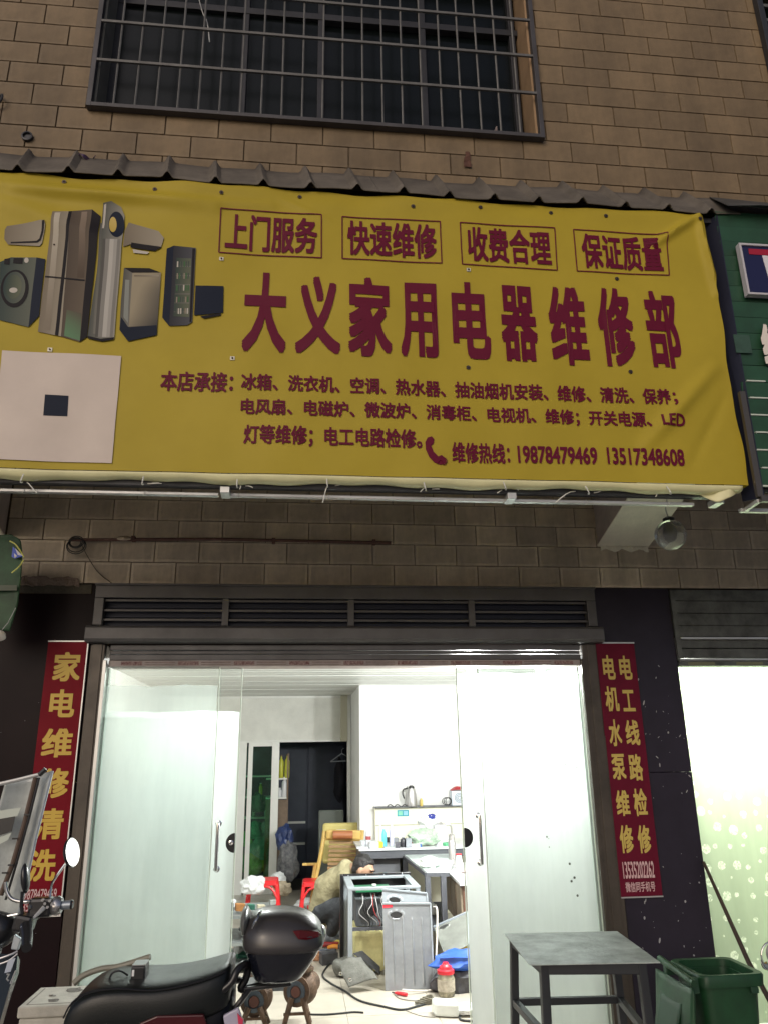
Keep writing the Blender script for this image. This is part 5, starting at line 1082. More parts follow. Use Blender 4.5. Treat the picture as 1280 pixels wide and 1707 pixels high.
# forearm and hand reaching to the appliance top, fingers curled over the rim
el1 = Vector((.50, 2.52, .24)); wr1 = Vector((.66, 2.37, .36)); cap(body, sh1, .05, el1, .042); cap(body, el1, .04, wr1, .028); cap(body, wr1, .03, wr1+Vector((.05, -.04, .015)), .03)
for k in range(4):
    b0 = wr1+Vector((.055+.004*k, -.015-.018*k, .02)); body.tube([b0, b0+Vector((.035, -.008, .008)), b0+Vector((.055, -.01, -.012)), b0+Vector((.052, -.01, -.034))], [.010, .009, .008, .007], 8)
body.tube([wr1+Vector((.0, -.03, .0)), wr1+Vector((.02, -.06, .012)), wr1+Vector((.05, -.075, .0))], [.012, .0105, .009], 8)
part('body', body, m_skin, person, remesh=.0065)
hr = MB(); hr.ell(hp_(0, -.030, .040), .083, .094, .092, 22, 16, RM); hr.ell(hp_(0, .035, .082), .055, .038, .026, 16, 10, RM); hr.ell(hp_(0, -.07, -.02), .066, .045, .06, 16, 10, RM)
disturb(hr, .008, 30, 3)
part('hair', MB().add([v for v in hr.v], hr.f), m_hair, person, remesh=.006)
for s_ in (-1, 1):
    part('eye', MB().ell(hp_(s_*.031, .084, -.001), .013, .007, .0055, 12, 8, RM), mat('eye_dark', (.02, .015, .012), .3), person, smooth=True)
    part('eyebrow', MB().tube([hp_(s_*.016, .094, .022), hp_(s_*.032, .093, .028), hp_(s_*.048, .083, .022)], .0045, 6), m_hair, person)
part('mouth', MB().tube([hp_(-.02, .083, -.064), hp_(0, .092, -.063), hp_(.02, .083, -.064)], .004, 6), mat('lips', (.30, .11, .09), .5), person)
jk = MB(); cap(jk, hip+Vector((-.0, 0, -.03)), .135, (hip+chest)/2+Vector((-.02, 0, .045)), .14, 20); cap(jk, (hip+chest)/2+Vector((-.02, 0, .045)), .14, chest, .135, 20); cap(jk, chest, .13, neck-hd*.07, .09, 20)
cap(jk, sh1, .085, el1, .062); cap(jk, el1, .06, el1+(wr1-el1)*.8, .048); cap(jk, sh2, .085, sh2+Vector((.12, .05, -.22)), .06)
jk.tube([neck+Vector((-.02, 0, -.02)), neck+hd*.03], [.082, .074], 16)
disturb(jk, .018, 11, 2); part('jacket', jk, m_jk, person, remesh=.012)
tr_ = MB(); cap(tr_, hip+Vector((0, -.07, -.02)), .10, knee1, .068, 16); cap(tr_, hip+Vector((0, .07, -.02)), .10, knee2, .068, 16); cap(tr_, knee1, .078, an1+Vector((0, 0, .03)), .055, 14); cap(tr_, knee2, .078, an2+Vector((0, 0, .03)), .055, 14); tr_.ell(hip+Vector((0, 0, -.04)), .13, .15, .11, 18, 12)
disturb(tr_, .008, 16, 5); part('trousers', tr_, m_tr, person, remesh=.011)
for a_ in (an1, an2):
    s_ = MB(); s_.rings([[(a_.x+x, a_.y+w_*cos(t), FZ+.004+max(0, h_/2+h_/2*sin(t))) for t in [2*pi*i/14 for i in range(14)]] for x, w_, h_ in ((-.075, .028, .05), (-.06, .040, .085), (-.01, .045, .10), (.06, .046, .075), (.13, .044, .055), (.175, .03, .04), (.185, .012, .02))])
    part('shoe', s_, mat('shoe_grey', (.22, .23, .24), .6, var=.6, vscale=30), person, smooth=True)

# ---- things on the floor
m_canvas = mat('canvas_grey', (.13, .13, .115), .9, var=.3, vscale=30, bump=.5, bscale=150)
cl = thing('canvas_bag', 'grey canvas tool bag slumped open on the floor before the appliance', 'bag', G(600, 1640, FZ))
c = Vector(G(596, 1628, FZ)); q = MB()
q.ell(c+Vector((-.02, .05, .06)), .17, .13, .085, 20, 14); q.ell(c+Vector((.10, .14, .11)), .10, .10, .14, 18, 12); disturb(q, .035, 9, 3); q.v = [(a_, b_, max(z_, FZ+.002)) for a_, b_, z_ in q.v]
part('bag_body', q, m_canvas, cl, remesh=.008)
fl_ = [Vector(W(564, 1607, 1.30)), Vector(W(600, 1594, 1.36)), Vector(W(630, 1634, 1.22)), Vector(W(578, 1645, 1.19))]
part('flap', disturb(MB().grid(lambda u, v: (fl_[0]*(1-u)*(1-v)+fl_[1]*u*(1-v)+fl_[3]*(1-u)*v+fl_[2]*u*v)+Vector((0, -.02*sin(pi*u)*sin(pi*v), .015*sin(pi*u))), 18, 14), .018, 12, 4), m_canvas, cl, smooth=True, solid=.006)
for px, py in ((568, 1623), (584, 1633)): p = W(px, py, 1.06); part('eyelet', MB().tube([(p[0]+.010*cos(t), p[1], p[2]+.010*sin(t)) for t in [2*pi*i/12 for i in range(13)]], .0035, 6), m_chrome, cl)
part('dark_opening', MB().prism([W(588, 1590, 1.37), W(604, 1585, 1.40), W(634, 1612, 1.36), W(634, 1626, 1.3), W(612, 1606, 1.34)], (0, .02, .0)), mat('opening_black', (.02, .02, .02), .9), cl, bevel=.006)
m_cab = mat('black_cable', (.01, .01, .01), .5)
def floor_tube(name, pts, r, m, label, cat='cable', lift=0):
    P = [Vector(G(x, y, FZ+r+lift)) for x, y in pts]; return tagit(part(name, MB().tube(P, r, 8, smooth=8), m, smooth=True), label, cat)
floor_tube('power_cable', ((549, 1594), (555, 1602), (545, 1612), (538, 1626), (550, 1638), (575, 1652), (600, 1668), (640, 1678), (670, 1683), (700, 1676), (735, 1667), (755, 1672), (765, 1690), (768, 1700), (790, 1702)), .007, m_cab, 'thick black power cable winding across the floor tiles')
floor_tube('cut_cable', ((500, 1690), (520, 1691), (545, 1691), (570, 1689), (590, 1687), (606, 1688)), .006, m_cab, 'cut black cable end with split wires beside the pumps')
floor_tube('thin_lead', ((655, 1654), (665, 1664), (690, 1668), (705, 1666), (720, 1664)), .004, mat('lead_grey', (.2, .19, .17), .6), 'thin grey lead from the red tester on the floor')
floor_tube('thin_lead', ((672, 1683), (700, 1693), (725, 1696)), .0025, MATS['lead_grey'], 'very thin wire curling near the white bottle')
q = MB(); c = Vector(G(706, 1668, FZ+.02))
for k in range(4): q.tube([(c.x+(.06-.008*k)*cos(t)+.01*k, c.y+.035*sin(t), FZ+.012+.009*k+.006*sin(2*t)) for t in [2*pi*i/18 for i in range(19)]], .006, 6)
tagit(part('cable_bundle', q, mat('bundle_olive', (.12, .11, .08), .6), smooth=True), 'olive bundle of cable left of the glass jar', 'cable')
p0, p1 = Vector(G(653, 1654, FZ+.014)), Vector(G(678, 1658, FZ+.014)); sc_ = thing('test_screwdriver', 'red handled screwdriver on the floor under the ribbed panel', 'screwdriver', tuple(p0))
part('blade', MB().tube([p0, p0+(p1-p0)*.25], .004, 6), m_blk, sc_); part('handle', MB().tube([p0+(p1-p0)*.2, p0+(p1-p0)*.35, p0+(p1-p0)*.8, p1], [.006, .012, .013, .011], 10), mat('tool_red', (.6, .02, .03), .35), sc_, smooth=True)
jp = Vector(G(744, 1660, FZ)); jr = thing('screw_top_jar', 'glass jar with a stepped red lid on the floor by the right door', 'jar', tuple(jp)); jh = W(746, 1622, jp.y)[2]-FZ
part('jar_body', MB().lathe([(.052, 0), (.06, .015), (.062, jh*.8), (.05, jh)], jp, (0, 0, 1), 22), mat('jar_glass', (.36, .33, .24), .2, var=.6, vscale=30), jr, smooth=True)
part('lid', MB().lathe([(.062, jh-.0), (.062, jh+.022), (.048, jh+.03), (.044, jh+.045), (.026, jh+.055), (.02, jh+.07)], jp, (0, 0, 1), 22), mat('lid_red', (.55, .015, .03), .35), jr, smooth=True)
part('paper_label', MB().lathe([(.0635, jh*.25), (.0635, jh*.75)], jp, (0, 0, 1), 22), mat('label_pale', (.5, .45, .36), .6, var=.4, vscale=40), jr, smooth=True)
crumple('blue_tarp', W(768, 1601, 1.15), .16, mat('tarp_blue', (.02, .09, .42), .5, var=.25, vscale=8), 'crumpled bright blue plastic sheet behind the jar', 'plastic sheet', 51, sz=(1.4, .7, .45), flat=False)
crumple('dark_heap', W(765, 1635, 1.15), .17, mat('heap_dark', (.06, .06, .07), .6, var=.5, vscale=20), 'dark heap of parts under the blue sheet', 'heap', 52, sz=(1.2, .6, .9))
bw = thing('white_canister', 'white plastic canister lying on the floor by the right door', 'canister', G(750, 1690, FZ)); a = Vector(G(724, 1696, FZ)); b = Vector(G(766, 1698, FZ))
part('body', MB().obox((a+b)/2+Vector((0, .06, .045)), (b-a), Vector((0, 1, 0)), (0, 0, 1), (b-a).length/2, .06, .043), mat('canister_white', (.75, .8, .78), .4, var=.1), bw, bevel=.018); part('label_panel', MB().obox((a+b)/2+Vector((.02, -.002, .045)), (b-a), (0, 1, 0), (0, 0, 1), .05, .002, .028), mat('label_cream', (.62, .68, .66), .5), bw)
crumple('white_rag', G(774, 1682, FZ+.03), .09, m_bwht, 'white rag beside the canister', 'rag', 53, sz=(1.1, .8, .4))
# tools behind the scooter case
for i, (px, py, L_, col, lb) in enumerate(((548, 1576, .10, (.3, .02, .02), 'dark red tool on the floor left of the appliance'), (560, 1580, .07, (.75, .28, .03), 'orange tape roll by the appliance corner'), (566, 1573, .06, (.75, .6, .1), 'yellow handled cutter near the shoe'), (545, 1588, .09, (.10, .12, .16), 'blue grey angle grinder at the cable end'), (556, 1570, .08, (.12, .08, .07), 'brown pliers among the tools by the shoe'))):
    p = Vector(G(px, py, FZ+.02)); t = thing('hand_tool', lb, 'tool', tuple(p)); mm_ = mat('tool_%d' % i, col, .45)
    part('grip', MB().tube([p+Vector((-L_, .02, 0)), p+Vector((-L_*.3, 0, .01)), p+Vector((L_*.4, -.02, .01))], [.014, .022, .018], 8, smooth=3), mm_, t, smooth=True); part('head', MB().obox(p+Vector((L_*.6, -.03, .015)), (1, -.3, 0), (.3, 1, 0), (0, 0, 1), L_*.3, .02, .018), m_desk if i % 2 else mm_, t, bevel=.004)
crumple('white_wrapper', G(512, 1506, FZ+.07), .10, m_bwht, 'white wrapper with a red hook mark beside the person', 'wrapper', 61, sz=(1.3, .7, .6))
tagit(part('red_hook', MB().tube([W(517, 1503, 3.2), W(521, 1506, 3.2), W(520, 1515, 3.2), W(514, 1514, 3.2), W(514, 1509, 3.2)], .007, 6, smooth=4), m_stool), 'small red plastic hook on the white wrapper', 'hook')

floorbits = [('coil of blue hose on the floor under the glass table', 'hose', 'c', (.05, .12, .3), G(695, 1500, FZ)), ('black plastic bucket under the desk', 'bucket', 'l', (.03, .03, .035), (1.25, 3.3, FZ)), ('brown cardboard box under the desk', 'box', 'b', (.34, .22, .12), (1.0, 3.35, FZ)), ('white appliance board on the glass table lower shelf', 'board', 'b', (.7, .72, .7), (1.2, 2.6, .135)), ('orange power drill case by the cabinet legs', 'case', 'b', (.6, .2, .04), (1.25, 1.75, FZ)),
  ('grey motor lying right of the ribbed panel', 'motor', 'm', (.25, .26, .27), (1.12, 1.45, FZ+.05)), ('small silver motor on the floor behind the left red stool', 'motor', 'm', (.4, .4, .4), (-.15, 4.0, FZ+.05)), ('yellow oil bottle under the side cabinet', 'bottle', 'l', (.6, .5, .08), (1.42, 1.9, FZ)), ('dark box of screws near the canvas bag', 'box', 'b', (.07, .07, .08), G(548, 1606, FZ)), ('white fan blade on the floor at the foot of the pumps', 'fan blade', 'b', (.7, .7, .68), G(452, 1640, FZ)), ('copper coil left of the canvas bag', 'coil', 'c', (.45, .2, .08), G(530, 1600, FZ)), ('green crate under the parts rack', 'crate', 'b', (.04, .2, .12), (-.42, 2.2, FZ)), ('tin can on the floor right of the person', 'can', 'l', (.5, .5, .48), (1.02, 2.6, FZ))]
rg = random.Random(3)
for lab, cat_, sh_, col, p in floorbits:
    q = MB(); s_ = rg.uniform(.06, .085)
    if sh_ == 'l': q.lathe([(s_*.7, 0), (s_*.9, s_*2), (s_*.95, s_*2.05), (s_*.8, s_*2.0), (s_*.6, s_*.2)], p, (0, 0, 1), 18)
    elif sh_ == 'b': q.obox((p[0], p[1], p[2]+s_*.6), (1, rg.uniform(-.5, .5), 0), (-.2, 1, 0), (0, 0, 1), s_, s_*.8, s_*.6).obox((p[0], p[1], p[2]+s_*1.25), (1, .1, 0), (-.1, 1, 0), (0, 0, 1), s_*.85, s_*.6, s_*.05)
    elif sh_ == 'm': q.lathe([(.01, -.12), (.012, -.07), (.05, -.065), (.058, -.03), (.058, .05), (.04, .07), (.012, .075), (.012, .10)], p, (.8, -.5, 0), 20).obox((p[0], p[1], p[2]-.035), (.8, -.5, 0), (.5, .8, 0), (0, 0, 1), .05, .04, .012)
    else:
        for k in range(4): q.tube([(p[0]+(s_*1.1-.006*k)*cos(t), p[1]+(s_*.9)*sin(t), p[2]+.012+.012*k) for t in [2*pi*i/20 for i in range(21)]], .007, 6)
    tagit(part('floor_clutter', q, mat('fl_'+cat_.replace(' ', '_')+'_%d' % int(col[0]*100), col, .5, var=.35, vscale=25), bevel=.003 if sh_ == 'b' else 0, smooth=sh_ != 'b'), lab, cat_)
# pumps (rusty cast iron)
m_rust = mat('cast_iron', (.11, .065, .038), .6, metal=.35, var=.55, vscale=14, bump=.7, bscale=50); m_blue = mat('flange_blue', (.06, .08, .10), .5, metal=.4, var=.5, vscale=12)
def pump(px, py, s, ax, label):
    p = Vector(G(px, 1722, FZ)); c = Vector(W(px, py, p.y)); t = thing('water_pump', label, 'pump', (c.x, c.y, FZ), 'rusty pumps on the floor'); d = Vector(ax).normalized()
    part('flange', MB().lathe([(.072*s, 0), (.078*s, .006), (.078*s, .018), (.05*s, .02)], c-d*.0, d, 26), m_rust, t, smooth=True); part('inlet', MB().lathe([(.054*s, .016), (.054*s, .028), (.032*s, .03), (.028*s, .012), (.0, .012)], c, d, 22), m_blue, t, smooth=True)
    part('inlet_mouth', MB().lathe([(.028*s, 0), (.028*s, .004)], c+d*.0305, d, 18), mat('mouth_rust', (.09, .035, .025), .8), t)
    for k in range(4): a_ = pi/4+k*pi/2; e1 = d.cross(Vector((0, 0, 1))).normalized(); e2 = e1.cross(d); part('bolt', MB().lathe([(.007, 0), (.007, .01)], c+(e1*cos(a_)+e2*sin(a_))*.064*s+d*.018, d, 6), m_rust, t)
    q = MB(); q.lathe([(.045*s, 0), (.06*s, .03), (.085*s, .06), (.09*s, .11), (.06*s, .15), (.045*s, .17)], c, -d, 24); part('volute', q, m_rust, t, smooth=True)
    part('outlet', MB().lathe([(.035*s, .04), (.035*s, .10), (.06*s, .105), (.06*s, .125), (.04*s, .127), (.045*s, .14), (.045*s, .16)], c-d*.08, (0.1, 0, 1), 20), m_rust, t, smooth=True)
    part('motor_shell', MB().lathe([(.05*s, .17), (.06*s, .18), (.06*s, .27), (.04*s, .29)], c, -d, 20), m_rust, t, smooth=True)
    for sx, sy in ((-.075, -.05), (.075, -.05), (-.06, .15), (.07, .15)): part('leg', MB().tube([c+Vector((sx*.45, sy*.6, -.03)), Vector((c.x+sx*s*1.1, c.y+sy, FZ+.012))], [.020, .014], 7), m_rust, t)
    part('base_bar', MB().bar((c.x-.1*s, c.y-.055, FZ+.014), (c.x+.1*s, c.y-.055, FZ+.014), .03, .024), m_rust, t, bevel=.004); part('base_bar', MB().bar((c.x-.075*s, c.y-.04, (c.z+FZ)/2), (c.x+.075*s, c.y-.04, (c.z+FZ)/2), .015, .015), m_rust, t)
    return t
pump(496, 1652, 1.12, (-.35, -1, .05), 'rusty cast iron pump with round flange, right of the two')
pump(425, 1668, 1.15, (-.1, -1, .0), 'rusty cast iron pump half hidden by the scooter rack, left of the two')
p = Vector(G(470, 1665, FZ)); tagit(part('black_panel', MB().prism([p+Vector((-.08, .2, 0)), p+Vector((.10, .2, 0)), p+Vector((.02, .2, .20)), p+Vector((-.06, .2, .22))], (0, .02, 0)), mat('panel_dark', (.05, .055, .06), .6, var=.3)), 'dark triangular panel standing between the two pumps', 'panel')

# =================================================================== STREET-SIDE THINGS
# white foam box
m_foam = mat('foam_white', (.55, .53, .46), .8, var=.25, vscale=9, bump=.2, bscale=120)
zf = .44; f0, f1, f2, f3 = G(30, 1679, zf), G(62, 1646, zf), G(150, 1640, zf), G(140, 1674, zf)
fb = thing('foam_box', 'white foam box with lid standing left of the scooter seat', 'box', (f0[0], f0[1], GZ))
fx0, fx1, fy0, fy1 = f0[0], f0[0]+.62, f0[1], f1[1]
part('box_body', B(fx0+.008, fx1-.008, fy0+.008, fy1-.008, GZ, zf-.05), m_foam, fb, bevel=.01); part('lid', B(fx0, fx1, fy0, fy1, zf-.048, zf), m_foam, fb, bevel=.008)
part('lid_groove', MB().box(fx0+.03, fx1-.03, fy0+.028, fy0+.034, zf, zf+.0012).box(fx0+.028, fx0+.034, fy0+.034, fy1-.03, zf, zf+.0012), mat('groove_dark', (.2, .19, .16), .9), fb)
for i, (u, v, r) in enumerate(((.3, .25, .03), (.55, .3, .02), (.42, .75, .04), (.7, .55, .03), (.25, .5, .02))): part('smudge', disturb(MB().lathe([(r, 0), (r*.4, .0006)], (fx0+u*.45, fy0+v*(fy1-fy0), zf+.0006), (0, 0, 1), 14), .008, 40, i), mat('smudge_grey', (.16, .15, .13), .9), fb)

# --- scooter
YS_ = -2.0
m_sb = mat('scooter_black', (.004, .004, .006), .35, spec=.2); m_seat = mat('seat_vinyl', (.008, .010, .010), .36, spec=.4, var=.15, vscale=10, bump=.06, bscale=200); m_sgrey = mat('scooter_silver', (.35, .33, .38), .35, metal=.4)
sc_ = thing('motor_scooter', 'black motor scooter with long seat and rear top case', 'scooter', (-.45, YS_, GZ))
prof = [(116, 1706, .10), (124, 1672, .12), (140, 1645, .135), (170, 1628, .145), (215, 1622, .15), (270, 1625, .15), (320, 1617, .145), (360, 1606, .135), (382, 1598, .12), (392, 1592, .09)]
rs = []
for px, py, hw in prof:
    x, _, z = W(px, py, YS_-.02); rs.append([(x, YS_+(hw+.035)*(1 if cos(t) > 0 else -1)*abs(cos(t))**.5, z-.07+ (.07*abs(sin(t))**.42*(1 if sin(t) > 0 else -1.1))) for t in [2*pi*i/24 for i in range(24)]])
part('seat', MB().rings(rs), m_seat, sc_, smooth=True, sub=1)
part('seat_seam', MB().tube([(x_, YS_-(hw_+.036)*.93, z_-.012) for (x_, _y, z_), hw_ in ((W(px, py, YS_-.02), hw) for px, py, hw in prof[1:-1])], .003, 6, smooth=3), m_blk, sc_, smooth=True)
rs = []
for px, py, hw, dp_ in ((110, 1730, .10, .3), (140, 1690, .16, .3), (200, 1672, .17, .32), (270, 1672, .175, .32), (330, 1664, .17, .30), (375, 1652, .15, .22), (392, 1640, .12, .14)):
    x, _, z = W(px, py, YS_-.1); rs.append([(x, YS_+hw*cos(t), z-dp_/2+dp_/2*abs(sin(t))**.6*(1 if sin(t) > 0 else -1)) for t in [2*pi*i/20 for i in range(20)]])
part('rear_body', MB().rings(rs), m_sb, sc_, smooth=True, sub=1)
part('tail_stripe', MB().prism([W(232, 1707, YS_-.19), W(262, 1694, YS_-.19), W(340, 1692, YS_-.19), W(352, 1730, YS_-.18), W(240, 1740, YS_-.18)], (0, .02, 0)), mat('stripe_red', (.06, .004, .008), .3), sc_, bevel=.004)
part('side_cover', MB().prism([W(372, 1694, YS_-.16), W(398, 1680, YS_-.16), W(412, 1720, YS_-.16), W(380, 1740, YS_-.16)], (0, .02, 0)), mat('cover_lilac', (.42, .40, .50), .35), sc_, bevel=.005)
part('red_badge', MB().prism([W(396, 1690, YS_-.17), W(406, 1700, YS_-.17), W(404, 1712, YS_-.17), W(398, 1708, YS_-.17)], (0, .012, 0)), mat('badge_red', (.6, .04, .1), .35), sc_)
# tyre and undertray reach the ground (below the picture)
part('wheel', MB().lathe([(.14, -.05), (.22, -.045), (.235, 0), (.22, .045), (.14, .05)], (-.18, YS_, GZ+.235), (0, 1, 0), 28), mat('tyre', (.02, .02, .02), .8), sc_, smooth=True)
part('wheel', MB().lathe([(.14, -.05), (.22, -.045), (.235, 0), (.22, .045), (.14, .05)], (-1.35, YS_, GZ+.235), (0, 1, 0), 28), MATS['tyre'], sc_, smooth=True)
part('floorboard', MB().box(-1.15, -.6, YS_-.15, YS_+.15, GZ+.25, GZ+.33).bar((-1.2, YS_, GZ+.3), (-1.05, YS_, .40), .12, .1), m_sb, sc_, bevel=.02)
# black device box on the seat
a = W(219, 1650, YS_-.05); b = W(246, 1607, YS_-.05)
part('device_box', B(a[0], b[0], YS_-.08, YS_+.0, a[2], b[2]), m_blk, sc_, bevel=.006); part('device_cap', B(a[0]+.002, b[0]-.002, YS_-.075, YS_-.0, b[2]+.0005, b[2]+.004), mat('cap_grey', (.28, .28, .28), .35, metal=.5), sc_); part('device_label', B(a[0]+.004, a[0]+.012, YS_-.0815, YS_-.0802, b[2]-.03, b[2]-.01), m_bwht, sc_)
part('device_cable', MB().tube([W(183, 1632, YS_-.06), W(188, 1622, YS_-.06), W(200, 1618, YS_-.06), W(214, 1626, YS_-.05)], .0035, 6, smooth=5), m_blk, sc_)
part('rear_grip_band', MB().tube([W(123, 1640, YS_+.13), W(140, 1626, YS_+.14), W(170, 1615, YS_+.15), W(200, 1611, YS_+.15), (b[0]-.02, YS_+.13, b[2]-.015)], .011, 8, smooth=6), mat('band_olive', (.24, .23, .18), .5), sc_, smooth=True)
# grab rail
m_rail = mat('rail_black', (.012, .012, .013), .28)
part('grab_rail', MB().tube([W(352, 1664, YS_-.14), W(384, 1640, YS_-.14), (W(396, 1618, YS_-.13)), W(408, 1607, YS_-.10), W(414, 1612, YS_-.06), W(410, 1632, YS_-.05), W(402, 1648, YS_-.05), W(420, 1646, YS_-.04), W(450, 1640, YS_-.04)], .013, 10, smooth=6), m_rail, sc_, smooth=True)
part('grab_rail', MB().tube([W(360, 1656, YS_-.0), W(395, 1634, YS_+.08), W(415, 1640, YS_+.1), W(450, 1636, YS_+.08)], .012, 10, smooth=6), m_rail, sc_, smooth=True)
part('carrier', MB().tube([W(385, 1690, YS_-.08), W(402, 1668, YS_-.08), W(418, 1648, YS_-.06)], .009, 8, smooth=4).tube([W(384, 1680, YS_-.06), W(398, 1676, YS_-.06), W(418, 1648, YS_-.05)], .007, 8, smooth=4), m_rail, sc_, smooth=True)
part('carrier_plate', MB().bar(W(408, 1641, YS_), W(486, 1633, YS_), .14, .012), m_rail, sc_, bevel=.004)
# top case: an object that sits on the rack
YT = YS_; tc = thing('top_case', 'rounded black top case with dark red reflector behind the scooter seat', 'top case', W(470, 1640, YT))
zb = W(465, 1637, YT)[2]
def ring(px0, px1, py, dy, n=36, e=.62, tilt=0):
    x0_ = W(px0, py, YT)[0]; x1_ = W(px1, py, YT)[0]; z = W((px0+px1)/2, py, YT)[2]; cx = (x0_+x1_)/2; rx = (x1_-x0_)/2; out = []
    for i in range(n):
        t = 2*pi*i/n; c_, s_ = cos(t), sin(t); out.append((cx+rx*abs(c_)**e*(1 if c_ > 0 else -1), YT+dy*abs(s_)**e*(1 if s_ > 0 else -1), z+tilt*c_))
    return out
low = [ring(430, 497, 1628, .10), ring(424, 505, 1622, .125), ring(418, 518, 1604, .14), ring(413, 530, 1585, .15), ring(409, 536, 1572, .153)]
part('lower_shell', MB().rings(low), mat('case_navy', (.007, .008, .014), .2, coat=.4), tc, smooth=True)
up_ = [ring(407, 539, 1581, .158), ring(405, 541, 1570, .160), ring(405, 541, 1556, .158), ring(407, 536, 1540, .150), ring(413, 523, 1526, .128, e=.75), ring(422, 508, 1517, .10, e=.85), ring(440, 484, 1512.5, .05, e=1)]
part('lid', MB().rings(up_), mat('case_black', (.045, .042, .043), .32, coat=.25, var=.15), tc, smooth=True, sub=1)
x0_, _, z0_ = W(488, 1551, YT-.15); q = MB(); lens = [(488, 1552), (500, 1551), (516, 1551), (531, 1553), (537, 1557), (532, 1562), (512, 1567), (498, 1566)]
def surf_y(px): 
    xa = W(405, 1556, YT)[0]; xb = W(541, 1556, YT)[0]; x = W(px, 1556, YT-.12)[0]; cc_ = max(-1, min(1, (x-(xa+xb)/2)/((xb-xa)/2))); c_ = abs(cc_)**(1/.62); s_ = sqrt(max(0, 1-c_*c_)); return YT-.158*s_**.62-.004
part('reflector', MB().prism([W(x, y, surf_y(x)) for x, y in lens], (0, .012, 0)), mat('reflector_red', (.10, .004, .008), .12, coat=.5), tc, bevel=.002)
part('chrome_strip', MB().tube([W(421, 1548, YT-.145), W(427, 1535, YT-.148), W(433, 1523, YT-.13), W(439, 1515, YT-.08)], [.004, .006, .006, .003], 8, smooth=5), mat('strip_satin', (.35, .36, .37), .2, metal=.9), tc, smooth=True)
part('latch', MB().ell(W(536, 1555, YT-.02), .018, .05, .028, 14, 8), m_ss, tc, smooth=True)
part('hinge_cover', MB().ell(W(410, 1535, YT-.0), .02, .11, .05, 16, 10), mat('cover_satin', (.12, .125, .12), .3), tc, smooth=True)

# --- steel table
m_ttop = mat('worn_sheet', (.50, .56, .52), .42, metal=.0, var=.5, vscale=9, bump=.25, bscale=60); m_tleg = mat('table_steel', (.035, .038, .042), .45, metal=.3, var=.2)
zt_ = .72; T = [Vector(G(x, y, zt_)) for x, y in ((840, 1556), (1028, 1552), (1100, 1604), (882, 1608))]
tb = thing('steel_table', 'small square metal table with a worn grey top before the right door', 'table', (1.2, -1.6, GZ))
part('table_top', MB().prism([tuple(p) for p in T], (0, 0, -.004)), m_ttop, tb, bevel=.001)
def inset(p, k=.12): c_ = sum(T, Vector())/4; return p+(c_-p)*k
L = [inset(p, k) for p, k in zip(T, (.14, .14, .12, .17))]; L = [Vector((p.x, p.y, zt_-.006)) for p in L]
L[2] = Vector(W(1068, 1612, L[2].y)); L[2].z = zt_-.006; L[3] = Vector(W(906, 1612, L[3].y)); L[3].z = zt_-.006
out_ = [Vector((-.05, .0, 0)), Vector((.03, .0, 0)), Vector((.03, -.0, 0)), Vector((-.02, -.0, 0))]
feet = []
for p, o_ in zip(L, out_):
    f_ = Vector((p.x+o_.x, p.y+o_.y, GZ)); feet.append(f_); part('leg', MB().bar(p, f_, .034, .034, up=(0, 1, 0)), m_tleg, tb, bevel=.003)
part('apron', MB().bar(L[3]+Vector((0, 0, -.02)), L[2]+Vector((0, 0, -.02)), .03, .04), m_tleg, tb, bevel=.003); part('apron', MB().bar(L[0]+Vector((0, 0, -.02)), L[1]+Vector((0, 0, -.02)), .03, .04), m_tleg, tb)
part('apron', MB().bar(L[0]+Vector((0, 0, -.02)), L[3]+Vector((0, 0, -.02)), .03, .04), m_tleg, tb); part('apron', MB().bar(L[1]+Vector((0, 0, -.02)), L[2]+Vector((0, 0, -.02)), .03, .04), m_tleg, tb)
zr = W(900, 1668, L[0].y)[2]
def at_z(i, z): t = (L[i].z-z)/(L[i].z-GZ); return L[i]+(feet[i]-L[i])*t
for i, j in ((0, 1), (0, 3), (1, 2), (3, 2)): part('stretcher', MB().bar(at_z(i, zr), at_z(j, zr), .028, .028), m_tleg, tb, bevel=.002)

# --- green bin
zbn = .45; m_bin = mat('bin_green', (.011, .062, .023), .42, var=.45, vscale=6); m_bin2 = mat('bin_dark_green', (.012, .05, .025), .45, var=.15)
bl_, br_, fr2, fl2 = [Vector(G(x, y, zbn)) for x, y in ((1148, 1597), (1214, 1594), (1272, 1621), (1163, 1628))]
bn = thing('wheeled_bin', 'open green wheeled rubbish bin at the lower right', 'bin', tuple((bl_+fr2)/2-Vector((0, 0, zbn-GZ))))
x0_, x1_ = fl2.x+.01, fr2.x; y0_, y1_ = fl2.y, bl_.y
def rr(x0_, x1_, y0_, y1_, z, r=.05, n=5):
    out = []
    for cx, cy, a0_ in ((x1_-r, y1_-r, 0), (x0_+r, y1_-r, pi/2), (x0_+r, y0_+r, pi), (x1_-r, y0_+r, 3*pi/2)):
        for k in range(n+1): t = a0_+k*pi/2/n; out.append((cx+r*cos(t), cy+r*sin(t), z))
    return out
part('bin_body', MB().rings([rr(x0_+.06, x1_-.06, y0_+.06, y1_-.06, GZ+.02), rr(x0_+.02, x1_-.02, y0_+.02, y1_-.02, zbn-.04), rr(x0_+.035, x1_-.035, y0_+.035, y1_-.035, zbn-.04), rr(x0_+.075, x1_-.075, y0_+.075, y1_-.075, GZ+.04)], cap=True), m_bin, bn, smooth=True)
part('rim', MB().rings([rr(x0_, x1_, y0_, y1_, zbn-.055), rr(x0_-.004, x1_+.004, y0_-.004, y1_+.004, zbn-.01), rr(x0_+.002, x1_-.002, y0_+.002, y1_-.002, zbn), rr(x0_+.028, x1_-.028, y0_+.028, y1_-.028, zbn-.002), rr(x0_+.03, x1_-.03, y0_+.03, y1_-.03, zbn-.055)], cap=False), m_bin, bn, smooth=True)
